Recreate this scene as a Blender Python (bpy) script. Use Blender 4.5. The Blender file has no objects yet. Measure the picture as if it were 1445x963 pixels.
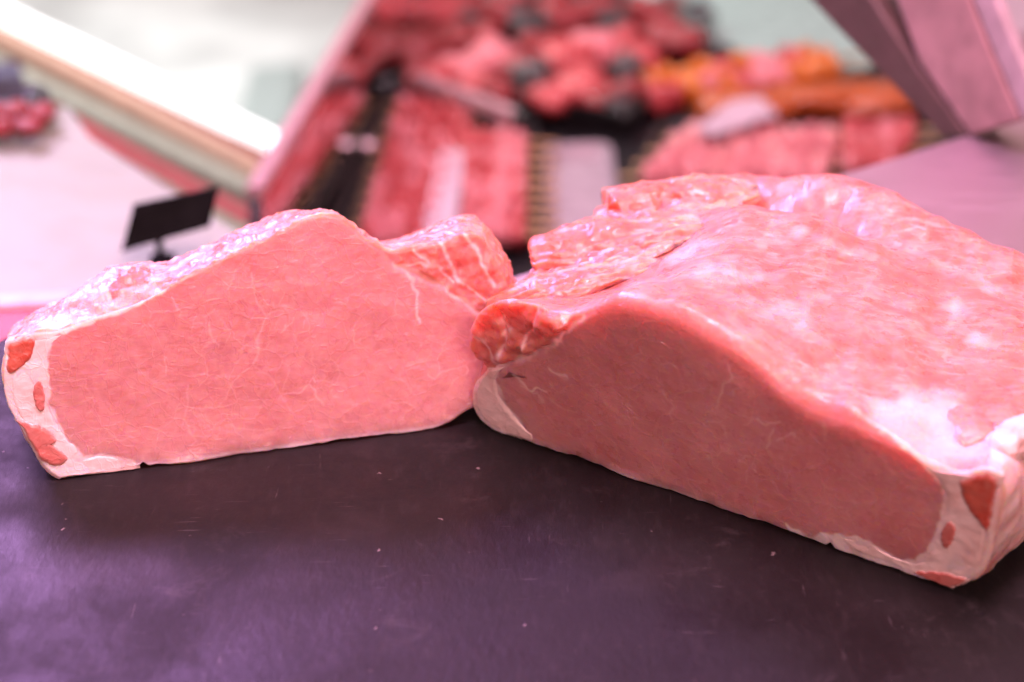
import bpy, math, random
import numpy as np
from mathutils import Vector, Matrix

# ------------------------------------------------------------------ camera
W, H, F = 1445.0, 963.0, 2700.0          # photograph size, focal length in photo pixels
CAM_H, PITCH = 0.40, math.radians(28.0)
sc = bpy.context.scene
col = sc.collection
cam_d = bpy.data.cameras.new("camera")
cam_d.sensor_width = 36.0
cam_d.lens = F / W * 36.0
cam_d.clip_start = 0.02
cam_d.clip_end = 60.0
cam = bpy.data.objects.new("camera", cam_d)
cam.location = (0, 0, CAM_H)
cam.rotation_euler = (math.pi / 2 - PITCH, 0, 0)
cam_d.dof.use_dof = True
cam_d.dof.focus_distance = 0.735
cam_d.dof.aperture_fstop = 5.2
cam_d.dof.aperture_blades = 0
col.objects.link(cam)
sc.camera = cam

# ------------------------------------------------------------------ world, lamps, exposure
world = bpy.data.worlds.new("World")
sc.world = world
world.use_nodes = True
bg = world.node_tree.nodes["Background"]
bg.inputs[0].default_value = (1.0, 0.63, 0.60, 1)
bg.inputs[1].default_value = 0.38


def lamp(name, loc, target, size, size_y, power, color, spread=180):
    d = bpy.data.lights.new(name, 'AREA')
    d.shape = 'RECTANGLE'
    d.size, d.size_y, d.energy, d.color = size, size_y, power, color
    d.spread = math.radians(spread)
    o = bpy.data.objects.new(name, d)
    o.location = loc
    o.rotation_euler = (Vector(target) - Vector(loc)).to_track_quat('-Z', 'Y').to_euler()
    col.objects.link(o)
    return o


# pink meat-counter lamp hanging above the board, violet lamp further back, white shop light
lamp("counter_lamp", (0.10, 0.52, 1.15), (0.05, 0.66, 0.0), 0.7, 0.20, 23.5, (1.0, 0.49, 0.64))
lamp("violet_lamp", (-0.85, 1.75, 1.05), (-0.25, 0.5, 0.0), 0.8, 0.40, 8.0, (0.76, 0.33, 1.0), 80)
lamp("fill_lamp", (0.40, -0.85, 0.95), (0.08, 0.62, 0.04), 0.6, 0.6, 16.0, (1.0, 0.55, 0.48))  # unseen warm fill added behind the camera to lift both cut faces
lamp("case_lamp", (0.25, 1.75, 0.75), (0.15, 1.80, -0.3), 1.2, 0.12, 2.3, (1.0, 0.60, 0.76), 110)
lamp("shop_light", (-1.5, 2.6, 1.4), (-1.5, 2.6, -0.9), 1.6, 1.6, 66.0, (0.97, 1.0, 1.0), 120)

sc.view_settings.view_transform = 'Standard'
sc.view_settings.look = 'None'
sc.view_settings.exposure = 0.30
sc.view_settings.gamma = 1.0
sc.view_settings.use_curve_mapping = False
sc.render.engine = 'CYCLES'
sc.cycles.use_denoising = True
sc.cycles.use_adaptive_sampling = True
sc.cycles.adaptive_threshold = 0.05
sc.cycles.adaptive_min_samples = 16
sc.cycles.max_bounces = 8
sc.cycles.diffuse_bounces = 3
sc.cycles.glossy_bounces = 3
sc.cycles.transmission_bounces = 6
sc.cycles.caustics_reflective = False
sc.cycles.caustics_refractive = False

# ------------------------------------------------------------------ photo pixel <-> place
ct, st = math.cos(PITCH), math.sin(PITCH)
CAM = np.array([0, 0, CAM_H])
AX_R, AX_F, AX_U = np.array([1., 0, 0]), np.array([0, ct, -st]), np.array([0, st, ct])


def ray(p):
    return AX_F + AX_R * (p[0] - W / 2) / F - AX_U * (p[1] - H / 2) / F


def at_z(p, z=0.0):
    d = ray(p)
    return CAM + d * ((z - CAM_H) / d[2])


def at_y(p, y):
    d = ray(p)
    return CAM + d * (y / d[1])


def to_px(X):
    X = np.asarray(X, float) - CAM
    zc = X @ AX_F
    return np.stack([W / 2 + F * (X @ AX_R) / zc, H / 2 - F * (X @ AX_U) / zc], -1)


class Frame:
    """a cut plane: origin on the board, u along the foot of the cut, w into the meat"""
    def __init__(s, A, B):
        s.P = np.array(A, float)
        e = np.array(B, float) - s.P
        s.eu = e / np.linalg.norm(e)
        s.n = np.array([-s.eu[1], s.eu[0], 0.0])

    def up(s, lean):
        return np.array([0, 0, 1.0]) * np.cos(lean) + s.n * np.sin(lean)

    def uv(s, p, w, lean):
        v = s.up(lean)
        P = s.P + w * s.n
        nn = np.cross(s.eu, v)
        d = ray(p)
        X = CAM + d * (np.dot(P - CAM, nn) / np.dot(d, nn))
        return np.array([np.dot(X - P, s.eu), np.dot(X - P, v)])

    def pos(s, uv, w, lean):
        uv = np.asarray(uv, float)
        w = np.asarray(w, float)
        lean = np.asarray(lean, float)
        return (s.P + uv[..., :1] * s.eu + w[..., None] * s.n
                + uv[..., 1:2] * (np.cos(lean)[..., None] * np.array([0, 0, 1.0]) + np.sin(lean)[..., None] * s.n))


# ------------------------------------------------------------------ numpy noise, curves, polygons
_rng = np.random.default_rng(5)
_perm = np.concatenate([_rng.permutation(256)] * 3)
_grad = _rng.normal(size=(256, 3))
_grad /= np.linalg.norm(_grad, axis=1)[:, None]


def noise(P, scale, seed=0.0):
    P = np.asarray(P, float) * scale + 37.17 * seed + 100.0
    i = np.floor(P).astype(int)
    f = P - i
    t = f * f * f * (f * (f * 6 - 15) + 10)
    i &= 255
    out = 0
    for dx in (0, 1):
        for dy in (0, 1):
            for dz in (0, 1):
                g = _grad[_perm[_perm[_perm[(i[:, 0] + dx) & 255] + ((i[:, 1] + dy) & 255)] + ((i[:, 2] + dz) & 255)]]
                d = f - np.array([dx, dy, dz])
                wt = ((t[:, 0] if dx else 1 - t[:, 0]) * (t[:, 1] if dy else 1 - t[:, 1]) * (t[:, 2] if dz else 1 - t[:, 2]))
                out = out + wt * (g * d).sum(1)
    return out * 1.5


def fbm(P, scale, octs=3, seed=0.0):
    r, a = 0, 1.0
    for k in range(octs):
        r = r + a * noise(P, scale * 2 ** k, seed + k * 1.7)
        a *= 0.5
    return r


def smooth(x, a, b):
    t = np.clip((x - a) / (b - a), 0, 1)
    return t * t * (3 - 2 * t)


def catmull(pts, n, closed=False):
    """n equally spaced points along a smooth curve through pts"""
    P = np.asarray(pts, float)
    if closed:
        P = np.vstack([P, P[:1]])
    k = len(P)
    if closed:
        E = np.vstack([P[-2], P, P[1]])
    else:
        E = np.vstack([2 * P[0] - P[1], P, 2 * P[-1] - P[-2]])
    T = np.linspace(0, k - 1 - 1e-9, max(600, n * 4))
    i = T.astype(int)
    t = (T - i)[:, None]
    p0, p1, p2, p3 = E[i], E[i + 1], E[i + 2], E[i + 3]
    m1, m2 = (p2 - p0) * .5, (p3 - p1) * .5
    # damp overshoot on uneven spacing
    L = np.linalg.norm(p2 - p1, axis=1)[:, None]
    for m in (m1, m2):
        ln = np.linalg.norm(m, axis=1)[:, None] + 1e-12
        m *= np.minimum(1, L / ln)
    C = ((2 * t ** 3 - 3 * t ** 2 + 1) * p1 + (t ** 3 - 2 * t ** 2 + t) * m1
         + (-2 * t ** 3 + 3 * t ** 2) * p2 + (t ** 3 - t ** 2) * m2)
    s = np.concatenate([[0], np.cumsum(np.linalg.norm(np.diff(C, axis=0), axis=1))])
    q = np.linspace(0, s[-1], n + 1)[:-1] if closed else np.linspace(0, s[-1], n)
    return np.stack([np.interp(q, s, C[:, d]) for d in range(C.shape[1])], -1)


def poly_sd(P, poly):
    """signed distance (inside negative) of points to a polygon"""
    P = np.asarray(P, float)
    V = np.asarray(poly, float)
    d = np.full(len(P), 1e18)
    inside = np.zeros(len(P), bool)
    for a, b in zip(V, np.roll(V, -1, 0)):
        e = b - a
        wv = P - a
        t = np.clip((wv @ e) / (e @ e + 1e-18), 0, 1)
        q = wv - t[:, None] * e
        d = np.minimum(d, (q * q).sum(1))
        c = ((a[1] > P[:, 1]) != (b[1] > P[:, 1]))
        xs = a[0] + (P[:, 1] - a[1]) / (b[1] - a[1] + 1e-18) * e[0]
        inside ^= c & (P[:, 0] < xs)
    return np.where(inside, -1, 1) * np.sqrt(d)


def line_d(P, line):
    P = np.asarray(P, float)
    d = np.full(len(P), 1e18)
    V = np.asarray(line, float)
    for a, b in zip(V[:-1], V[1:]):
        e = b - a
        t = np.clip(((P - a) @ e) / (e @ e), 0, 1)
        q = P - a - t[:, None] * e
        d = np.minimum(d, (q * q).sum(1))
    return np.sqrt(d)


# ------------------------------------------------------------------ object helpers
def tag(o, label=None, cat=None, group=None, kind=None):
    if label: o["label"] = label
    if cat: o["category"] = cat
    if group: o["group"] = group
    if kind: o["kind"] = kind
    return o


def empty(name, loc=(0, 0, 0), rz=0.0):
    o = bpy.data.objects.new(name, None)
    o.location = loc
    o.rotation_euler = (0, 0, rz)
    o.empty_display_size = 0.02
    col.objects.link(o)
    return o


def mesh_obj(name, verts, faces, mat, parent=None, smooth_shade=True, mask=None, vnormals=None):
    me = bpy.data.meshes.new(name)
    verts = np.asarray(verts, float)
    me.from_pydata(verts.tolist(), [], faces if isinstance(faces, list) else faces.tolist())
    if smooth_shade:
        me.polygons.foreach_set("use_smooth", [True] * len(me.polygons))
    if mask is not None:
        at = me.color_attributes.new("mask", 'FLOAT_COLOR', 'POINT')
        at.data.foreach_set("color", np.asarray(mask, np.float32).ravel())
    me.materials.append(mat)
    me.update()
    if vnormals is not None:
        me.normals_split_custom_set_from_vertices(np.asarray(vnormals, np.float32).tolist())
    o = bpy.data.objects.new(name, me)
    col.objects.link(o)
    if parent:
        o.parent = parent
        o.matrix_parent_inverse = Matrix.Translation(parent.location).inverted() if parent.rotation_euler.z == 0 else \
            (Matrix.Translation(parent.location) @ parent.rotation_euler.to_matrix().to_4x4()).inverted()
    return o


def normals(V, Q):
    a, b, c, d = V[Q[:, 0]], V[Q[:, 1]], V[Q[:, 2]], V[Q[:, 3]]
    fn = np.cross(c - a, d - b)
    N = np.zeros_like(V)
    for k in range(4):
        np.add.at(N, Q[:, k], fn)
    return N / (np.linalg.norm(N, axis=1)[:, None] + 1e-15)


def ring_quads(K, N):
    """quads of K closed rings of N points"""
    k, i = np.meshgrid(np.arange(K - 1), np.arange(N), indexing='ij')
    k, i = k.ravel(), i.ravel()
    j = (i + 1) % N
    return np.stack([k * N + i, k * N + j, (k + 1) * N + j, (k + 1) * N + i], -1)


# ------------------------------------------------------------------ materials
class NT:
    def __init__(s, name):
        s.m = bpy.data.materials.new(name)
        s.m.use_nodes = True
        s.t = s.m.node_tree
        s.b = s.t.nodes["Principled BSDF"]

    def n(s, typ, **kw):
        nd = s.t.nodes.new(typ)
        for k, v in kw.items():
            if k.startswith('i_'):
                nd.inputs[k[2:].replace('_', ' ')].default_value = v
            else:
                setattr(nd, k, v)
        return nd

    def l(s, a, b):
        s.t.links.new(a, b)

    def coord(s):
        return s.n('ShaderNodeTexCoord').outputs['Object']

    def noise(s, vec, scale, detail=4, rough=.55, out='Fac'):
        nd = s.n('ShaderNodeTexNoise', i_Scale=scale, i_Detail=detail, i_Roughness=rough)
        s.l(vec, nd.inputs['Vector'])
        return nd.outputs[out]

    def ramp(s, fac, a, b, lo=0.0, hi=1.0):
        nd = s.n('ShaderNodeMapRange', interpolation_type='SMOOTHSTEP')
        s.l(fac, nd.inputs[0])
        for i, v in zip((1, 2, 3, 4), (a, b, lo, hi)):
            nd.inputs[i].default_value = v
        return nd.outputs[0]

    def math(s, op, a, b=None, clamp=False):
        nd = s.n('ShaderNodeMath', operation=op, use_clamp=clamp)
        for k, x in enumerate((a, b)):
            if x is None: continue
            if isinstance(x, (int, float)): nd.inputs[k].default_value = x
            else: s.l(x, nd.inputs[k])
        return nd.outputs[0]

    def mix(s, fac, a, b, blend='MIX'):
        nd = s.n('ShaderNodeMix', data_type='RGBA', blend_type=blend)
        for k, x in ((0, fac), (6, a), (7, b)):
            if isinstance(x, (int, float)): nd.inputs[k].default_value = x
            elif isinstance(x, tuple): nd.inputs[k].default_value = (*x, 1)
            else: s.l(x, nd.inputs[k])
        return nd.outputs[2]

    def warp(s, vec, scale, amp):
        nz = s.n('ShaderNodeTexNoise', i_Scale=scale, i_Detail=2.0)
        s.l(vec, nz.inputs['Vector'])
        sub = s.n('ShaderNodeVectorMath', operation='SUBTRACT')
        s.l(nz.outputs['Color'], sub.inputs[0])
        sub.inputs[1].default_value = (.5, .5, .5)
        sc_ = s.n('ShaderNodeVectorMath', operation='SCALE')
        s.l(sub.outputs[0], sc_.inputs[0])
        sc_.inputs['Scale'].default_value = amp
        ad = s.n('ShaderNodeVectorMath', operation='ADD')
        s.l(vec, ad.inputs[0])
        s.l(sc_.outputs[0], ad.inputs[1])
        return ad.outputs[0]

    def mapping(s, vec, scale, rot=(0, 0, 0)):
        nd = s.n('ShaderNodeMapping')
        s.l(vec, nd.inputs['Vector'])
        nd.inputs['Scale'].default_value = scale
        nd.inputs['Rotation'].default_value = rot
        return nd.outputs[0]

    def edge(s, vec, scale, width, soft):
        nd = s.n('ShaderNodeTexVoronoi', feature='DISTANCE_TO_EDGE', i_Scale=scale)
        s.l(vec, nd.inputs['Vector'])
        return s.ramp(nd.outputs['Distance'], width, width + soft, 1.0, 0.0)

    def bump(s, height, strength, dist, prev=None):
        nd = s.n('ShaderNodeBump', i_Strength=strength, i_Distance=dist)
        s.l(height, nd.inputs['Height'])
        if prev is not None: s.l(prev, nd.inputs['Normal'])
        return nd.outputs[0]


LEAN_A, LEAN_B = (0.66, 0.265, 0.295), (0.59, 0.20, 0.225)
FAT_C, RED_C = (0.95, 0.71, 0.73), (0.56, 0.065, 0.04)
PALE_C = (0.78, 0.43, 0.42)


def meat_material(name, fiber_rot=(0, 0, 0), sss=0.85, scale=.020, radius=(1.0, 0.40, 0.07)):
    m = NT(name)
    b = m.b
    co = m.coord()
    at = m.n('ShaderNodeAttribute', attribute_name="mask")
    sep = m.n('ShaderNodeSeparateColor')
    m.l(at.outputs['Color'], sep.inputs[0])
    fat, red, pale = sep.outputs[0], sep.outputs[1], sep.outputs[2]
    face = at.outputs['Alpha']
    big = m.noise(co, 22, 3)
    fine = m.noise(co, 420, 3)
    fib = m.noise(m.warp(m.mapping(co, (1, 3.5, 3.5), fiber_rot), 40, .03), 70, 5, .65)
    lean = m.mix(m.ramp(big, .35, .65), LEAN_A, LEAN_B)
    lean = m.mix(m.ramp(fine, .45, .75, 0, .22), lean, PALE_C)
    grain = m.noise(m.warp(m.mapping(co, (1, 1, 2.2)), 120, .006), 850, 4, .7)
    lean = m.mix(m.ramp(grain, .42, .70, 0, .16), lean, (.48, .13, .14))
    patch = m.noise(m.warp(co, 45, .02), 85, 4, .6)
    lean = m.mix(m.ramp(patch, .46, .66, 0, .38), lean, (.70, .32, .345))
    # marbling: fine white seams between muscle bundles, broken up by noise
    wv = m.warp(m.warp(co, 60, .012), 260, .0025)
    v1 = m.edge(wv, 62, .0, .030)
    v2 = m.edge(m.warp(co, 130, .006), 150, .0, .045)
    keep1 = m.ramp(m.noise(co, 34, 3), .42, .66)
    keep2 = m.ramp(m.noise(co, 75, 2), .46, .66)
    veins = m.math('MAXIMUM', m.math('MULTIPLY', v1, keep1), m.math('MULTIPLY', m.math('MULTIPLY', v2, keep2), .55))
    veins = m.math('MULTIPLY', veins, face)
    c = m.mix(m.math('MULTIPLY', veins, .22), lean, (.84, .52, .50))
    # outside of the muscle: membrane and fat smears
    streak = m.ramp(fib, .42, .68)
    outc = m.mix(m.ramp(m.noise(m.warp(co, 40, .02), 55, 5, .62), .40, .66), (.54, .125, .105), (.66, .255, .235))
    outc = m.mix(m.ramp(m.noise(m.warp(co, 30, .03), 26, 4, .55), .46, .62, 0, .70), outc, (.55, .10, .085))
    outc = m.mix(m.math('MULTIPLY', streak, m.ramp(m.noise(co, 30, 3), .4, .6, .1, .6)), outc, (.76, .44, .42))
    gl = m.ramp(m.noise(m.warp(m.mapping(co, (1, 2.2, 2.2), fiber_rot), 50, .03), 90, 5, .6), .56, .70, 0, .8)
    outc = m.mix(m.math('MULTIPLY', gl, m.ramp(m.noise(co, 18, 3), .45, .6)), outc, (.80, .50, .49))
    c = m.mix(m.math('SUBTRACT', 1.0, face), c, outc)
    rc = m.mix(m.ramp(m.noise(co, 90, 4), .35, .7), RED_C, (.62, .14, .10))
    rc = m.mix(m.math('MULTIPLY', m.ramp(fib, .5, .72), .45), rc, (.70, .30, .26))
    c = m.mix(red, c, rc)
    c = m.mix(m.math('MULTIPLY', pale, m.ramp(m.noise(co, 130, 5, .65), .25, .62, .35, 1.0)), c, PALE_C)
    fc = m.mix(m.ramp(m.noise(co, 70, 3), .4, .8), FAT_C, (.82, .52, .51))
    c = m.mix(fat, c, fc)
    m.l(c, b.inputs['Base Color'])
    r = m.ramp(m.noise(co, 160, 3), .3, .7, .22, .46)
    m.l(r, b.inputs['Roughness'])
    m.l(m.math('MULTIPLY', m.math('SUBTRACT', 1.0, m.math('MULTIPLY', fat, .6)), sss), b.inputs['Subsurface Weight'])
    b.inputs['Subsurface Radius'].default_value = radius
    b.inputs['Subsurface Scale'].default_value = scale
    b.inputs['Specular IOR Level'].default_value = 0.5
    # wet, uneven relief
    h1 = m.bump(m.noise(co, 330, 3, .5), .16, .0010)
    h2 = m.bump(m.math('ADD', v2, m.math('MULTIPLY', v1, .8)), .16, .0006, h1)
    h3 = m.bump(m.noise(m.mapping(co, (1, 5, 5), fiber_rot), 110, 3, .5), .15, .0010, h2)
    m.l(h3, b.inputs['Normal'])
    # thin film of moisture: catches the lamp on the ridges between the bundles
    w1 = m.bump(m.noise(m.mapping(co, (1, 1, 3)), 230, 3, .55), .75, .0020)
    w2 = m.bump(m.math('MULTIPLY', m.math('ADD', v1, v2), m.ramp(m.noise(co, 48, 2), .45, .6)), 1.0, .0020, w1)
    m.l(w2, b.inputs['Coat Normal'])
    m.l(m.math('ADD', m.math('MULTIPLY', face, .40), .10), b.inputs['Coat Weight'])
    b.inputs['Coat Roughness'].default_value = .14
    return m.m


def simple(name, color, rough=.5, metal=0.0, nscale=60, var=.15, bump=0.0, bscale=200, coat=0.0, sss=0.0, spec=.5):
    m = NT(name)
    co = m.coord()
    dark = tuple(x * (1 - var) for x in color)
    lite = tuple(min(1, x * (1 + var)) for x in color)
    m.l(m.mix(m.ramp(m.noise(co, nscale, 4), .3, .7), dark, lite), m.b.inputs['Base Color'])
    m.l(m.ramp(m.noise(co, nscale * 1.7, 3), .3, .7, max(.02, rough - .08), min(1, rough + .1)), m.b.inputs['Roughness'])
    m.b.inputs['Metallic'].default_value = metal
    m.b.inputs['Coat Weight'].default_value = coat
    m.b.inputs['Specular IOR Level'].default_value = spec
    if sss:
        m.b.inputs['Subsurface Weight'].default_value = sss
        m.b.inputs['Subsurface Radius'].default_value = (1, .35, .25)
        m.b.inputs['Subsurface Scale'].default_value = .008
    if bump:
        m.l(m.bump(m.noise(co, bscale, 4), bump, .001), m.b.inputs['Normal'])
    return m.m


def slate_material():
    m = NT("slate")
    co = m.coord()
    n1 = m.noise(co, 9, 5, .6)
    n2 = m.noise(m.mapping(co, (3.5, 1, 1), (0, 0, .5)), 60, 5, .65)
    c = m.mix(m.ramp(n1, .3, .7), (.0035, .0028, .0038), (.008, .006, .008))
    c = m.mix(m.math('MULTIPLY', m.ramp(n2, .5, .75), .5), c, (.020, .016, .019))
    # dried smears
    c = m.mix(m.math('MULTIPLY', m.ramp(m.noise(m.warp(co, 14, .06), 20, 4), .58, .72), .30), c, (.028, .022, .026))
    # fine scratches from knives and wiping, chalky scuffs
    sc1 = m.ramp(m.noise(m.mapping(m.warp(co, 6, .03), (1, 16, 1), (0, 0, .35)), 46, 3, .6), .66, .72)
    sc2 = m.ramp(m.noise(m.mapping(m.warp(co, 5, .04), (14, 1, 1), (0, 0, -.5)), 40, 3, .6), .68, .73)
    scr = m.math('MULTIPLY', m.math('MAXIMUM', sc1, sc2), m.ramp(m.noise(co, 16, 3), .42, .62))
    c = m.mix(m.math('MULTIPLY', scr, .35), c, (.12, .10, .115))
    c = m.mix(m.math('MULTIPLY', m.ramp(m.noise(m.warp(co, 20, .05), 34, 6, .7), .58, .74), .30), c, (.075, .062, .072))
    # pale chalky specks and short scratches
    vo = m.n('ShaderNodeTexVoronoi', feature='F1', i_Scale=150.0)
    m.l(m.warp(co, 300, .004), vo.inputs['Vector'])
    spk = m.math('MULTIPLY', m.ramp(vo.outputs['Distance'], .05, .14, 1, 0), m.ramp(m.noise(co, 45, 3), .57, .68))
    c = m.mix(m.math('MULTIPLY', spk, .6), c, (.42, .34, .36))
    m.l(c, m.b.inputs['Base Color'])
    m.l(m.ramp(m.noise(m.warp(co, 9, .08), 14, 6, .65), .32, .68, .44, .72), m.b.inputs['Roughness'])
    m.b.inputs['Specular IOR Level'].default_value = .30
    h = m.bump(m.noise(m.mapping(co, (2.2, 1, 1), (0, 0, .5)), 150, 5, .6), .26, .0008)
    h = m.bump(n1, .3, .004, h)
    h = m.bump(spk, .4, .0006, h)
    m.l(h, m.b.inputs['Normal'])
    return m.m


def steel_material(name, color, rough):
    m = NT(name)
    co = m.coord()
    br = m.noise(m.mapping(co, (1, 40, 40), (0, 0, -.61)), 30, 4)
    m.l(m.mix(br, tuple(x * .85 for x in color), color), m.b.inputs['Base Color'])
    m.b.inputs['Metallic'].default_value = 1.0
    m.l(m.ramp(br, .3, .7, rough - .06, rough + .08), m.b.inputs['Roughness'])
    return m.m


def glass_material(name, tint):
    m = NT(name)
    co = m.coord()
    m.l(m.mix(m.noise(co, 8), tint, tuple(min(1, x * 1.03) for x in tint)), m.b.inputs['Base Color'])
    m.b.inputs['Transmission Weight'].default_value = 1.0
    m.b.inputs['Roughness'].default_value = .04
    m.b.inputs['IOR'].default_value = 1.45
    return m.m


def glow_material(name, color, strength):
    m = NT(name)
    co = m.coord()
    m.l(m.mix(m.noise(co, 3), color, tuple(min(1, x * 1.02) for x in color)), m.b.inputs['Emission Color'])
    m.b.inputs['Base Color'].default_value = (*color, 1)
    m.b.inputs['Emission Strength'].default_value = strength
    return m.m


M = dict(
    meat_l=meat_material("pork_lean_light", (0, 0, -.25)),
    fat=meat_material("pork_fat", (0, 0, .3), .35, .0025, (1.0, .75, .65)),
    meat_r=meat_material("pork_lean", (0, .35, .9)),
    slate=slate_material(),
    counter=steel_material("brushed_steel", (.78, .60, .66), .45),
    post=simple("pink_grey_enamel", (.40, .23, .26), .4),
    black=simple("black_plastic", (.012, .011, .013), .35),
    tray_grey=simple("grey_tray", (.30, .24, .28), .5),
    white=simple("white_laminate", (.78, .76, .74), .45),
    cream=simple("cream_board", (.30, .34, .28), .4, var=.04, nscale=12),
    beige=simple("beige_rail", (.30, .17, .12), .5),
    redrail=simple("red_rail", (.36, .05, .07), .45),
    greyrail=simple("grey_rail", (.22, .23, .19), .45),
    tile=simple("shop_floor_tile", (.60, .66, .65), .4, nscale=2.2, var=.3),
    floor_crate=simple("grey_green_crate", (.30, .36, .35), .5),
    grout=simple("tile_grout", (.5, .5, .5), .8),
    dark=simple("dark_frame", (.10, .055, .058), .5),
    sage=simple("sage_panel", (.26, .40, .36), .5),
    glass=glass_material("clear_glass", (.93, .98, .96)),
    sign=simple("sign_black", (.003, .003, .003), .8, spec=.15),
    stick=simple("bamboo", (.62, .42, .22), .6),
    redtray=simple("red_plastic", (.62, .06, .09), .4),
    pinkrim=simple("pink_plastic", (.75, .42, .52), .4),
    paper=simple("waxed_paper", (.46, .35, .42), .5),
    navy=simple("navy_plastic", (.03, .025, .07), .5),
    garnish=simple("grey_green_leaf", (.09, .11, .11), .5, var=.5),
    orange=simple("orange_pepper", (.52, .14, .012), .3, coat=.3, sss=.15),
    marin=simple("orange_marinade", (.38, .07, .008), .3, nscale=90, var=.35, bump=.4, coat=.4),
    bg_red=simple("dark_red_meat", (.24, .018, .024), .3, nscale=70, var=.4, bump=.4, coat=.2),
    bg_red2=simple("red_meat", (.46, .06, .07), .32, nscale=70, var=.35, bump=.4, coat=.2),
    bg_pink=simple("pink_meat", (.62, .19, .22), .32, nscale=70, var=.3, bump=.4, coat=.2),
    bg_pale=simple("pale_pink_meat", (.74, .30, .31), .35, nscale=70, var=.25, bump=.4, coat=.2),
    tube=glow_material("lamp_tube", (1.0, .98, 1.0), 1.3),
)


# ------------------------------------------------------------------ setting: slate board, counter, shop floor
def prism(name, poly, z0, z1, mat, parent=None, bevel=0.0, wob=0.0):
    """an upright slab with the plan outline poly (list of xy)"""
    P = np.array([(p[0], p[1]) for p in poly], float)
    area = 0.5 * np.sum(P[:, 0] * np.roll(P[:, 1], -1) - np.roll(P[:, 0], -1) * P[:, 1])
    if area < 0: P = P[::-1]
    if wob:
        Q = []
        for a, b in zip(P, np.roll(P, -1, 0)):
            n_ = max(2, int(np.linalg.norm(b - a) / .004))
            for k in range(n_):
                Q.append(a + (b - a) * k / n_)
        Q = np.array(Q)
        d3 = np.c_[Q, np.zeros(len(Q))]
        Q += np.c_[fbm(d3, 120, 3, 3), fbm(d3, 120, 3, 9)] * wob
        P = Q
    n_ = len(P)
    if bevel:
        cen = P.mean(0)
        def ins(r):
            e = np.roll(P, -1, 0) - np.roll(P, 1, 0)
            nn = np.stack([-e[:, 1], e[:, 0]], -1)
            nn /= np.linalg.norm(nn, axis=1)[:, None] + 1e-12
            return P + nn * r
        rings = [np.c_[ins(bevel), np.full(n_, z0)], np.c_[P, np.full(n_, z0 + bevel)],
                 np.c_[P, np.full(n_, z1 - bevel)], np.c_[ins(bevel * .3), np.full(n_, z1 - bevel * .3)], np.c_[ins(bevel), np.full(n_, z1)]]
    else:
        rings = [np.c_[P, np.full(n_, z0)], np.c_[P, np.full(n_, z1)]]
    V = np.vstack(rings)
    fs = ring_quads(len(rings), n_).tolist()
    fs.append(list(range(n_))[::-1])
    fs.append([(len(rings) - 1) * n_ + i for i in range(n_)])
    return mesh_obj(name, V, fs, mat, parent, smooth_shade=False)


def box_between(name, a, b, wdt, hgt, mat, parent=None, up=(0, 0, 1)):
    """a straight bar from a to b with a bevelled rectangular section, a and b at its centre line"""
    a, b = np.array(a, float), np.array(b, float)
    d = b - a
    d /= np.linalg.norm(d)
    s = np.cross(d, np.array(up, float))
    s /= np.linalg.norm(s)
    u = np.cross(s, d)
    c = min(wdt, hgt) * .18
    x, y = wdt / 2, hgt / 2
    sec = [(x - c, -y), (x, -y + c), (x, y - c), (x - c, y), (-x + c, y), (-x, y - c), (-x, -y + c), (-x + c, -y)]
    V = [a + s * p + u * q for p, q in sec] + [b + s * p + u * q for p, q in sec]
    fs = ring_quads(2, 8).tolist() + [list(range(8))[::-1], list(range(8, 16))]
    return mesh_obj(name, V, fs, mat, parent, smooth_shade=False)


# counter top of brushed steel: its far edge runs 35 degrees across the picture
CE_A, CE_B = at_z((1200, 246), -.012), at_z((1445, 169), -.012)
e1 = (CE_B - CE_A)[:2] / np.linalg.norm((CE_B - CE_A)[:2])
e2 = np.array([-e1[1], e1[0]])


def ce(s, t):
    return CE_A[:2] + e1 * s + e2 * t


tag(prism("counter_top", [ce(-1.1, -1.6), ce(1.3, -1.6), ce(1.3, 0), ce(-1.1, 0)], -.042, -.0095, M['counter'], bevel=.003), kind="structure")
# slate board
sl = at_z((-14, 489)), at_z((82, 425))
ldir = (sl[1] - sl[0])[:2]
ldir /= np.linalg.norm(ldir)
s_back = sl[1][:2]
slate_poly = [s_back, s_back - ldir * .62, s_back - ldir * .62 + np.array([.62, -.03]), np.array([.40, .80])]
slate = prism("slate_board", slate_poly, -.0092, 0.0, M['slate'], bevel=.0015, wob=.0022)
tag(slate, "dark grey slate board under the two raw pork pieces", "slate board")

# ------------------------------------------------------------------ the two pieces of pork
LEAN_L, LEAN_R = math.radians(13), math.radians(-13)
FL = Frame(at_z((85, 678)), at_z((612, 608)))
FR = Frame(at_z((735, 622)), at_z((1345, 835)))
Z_REST = 0.0004


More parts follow.
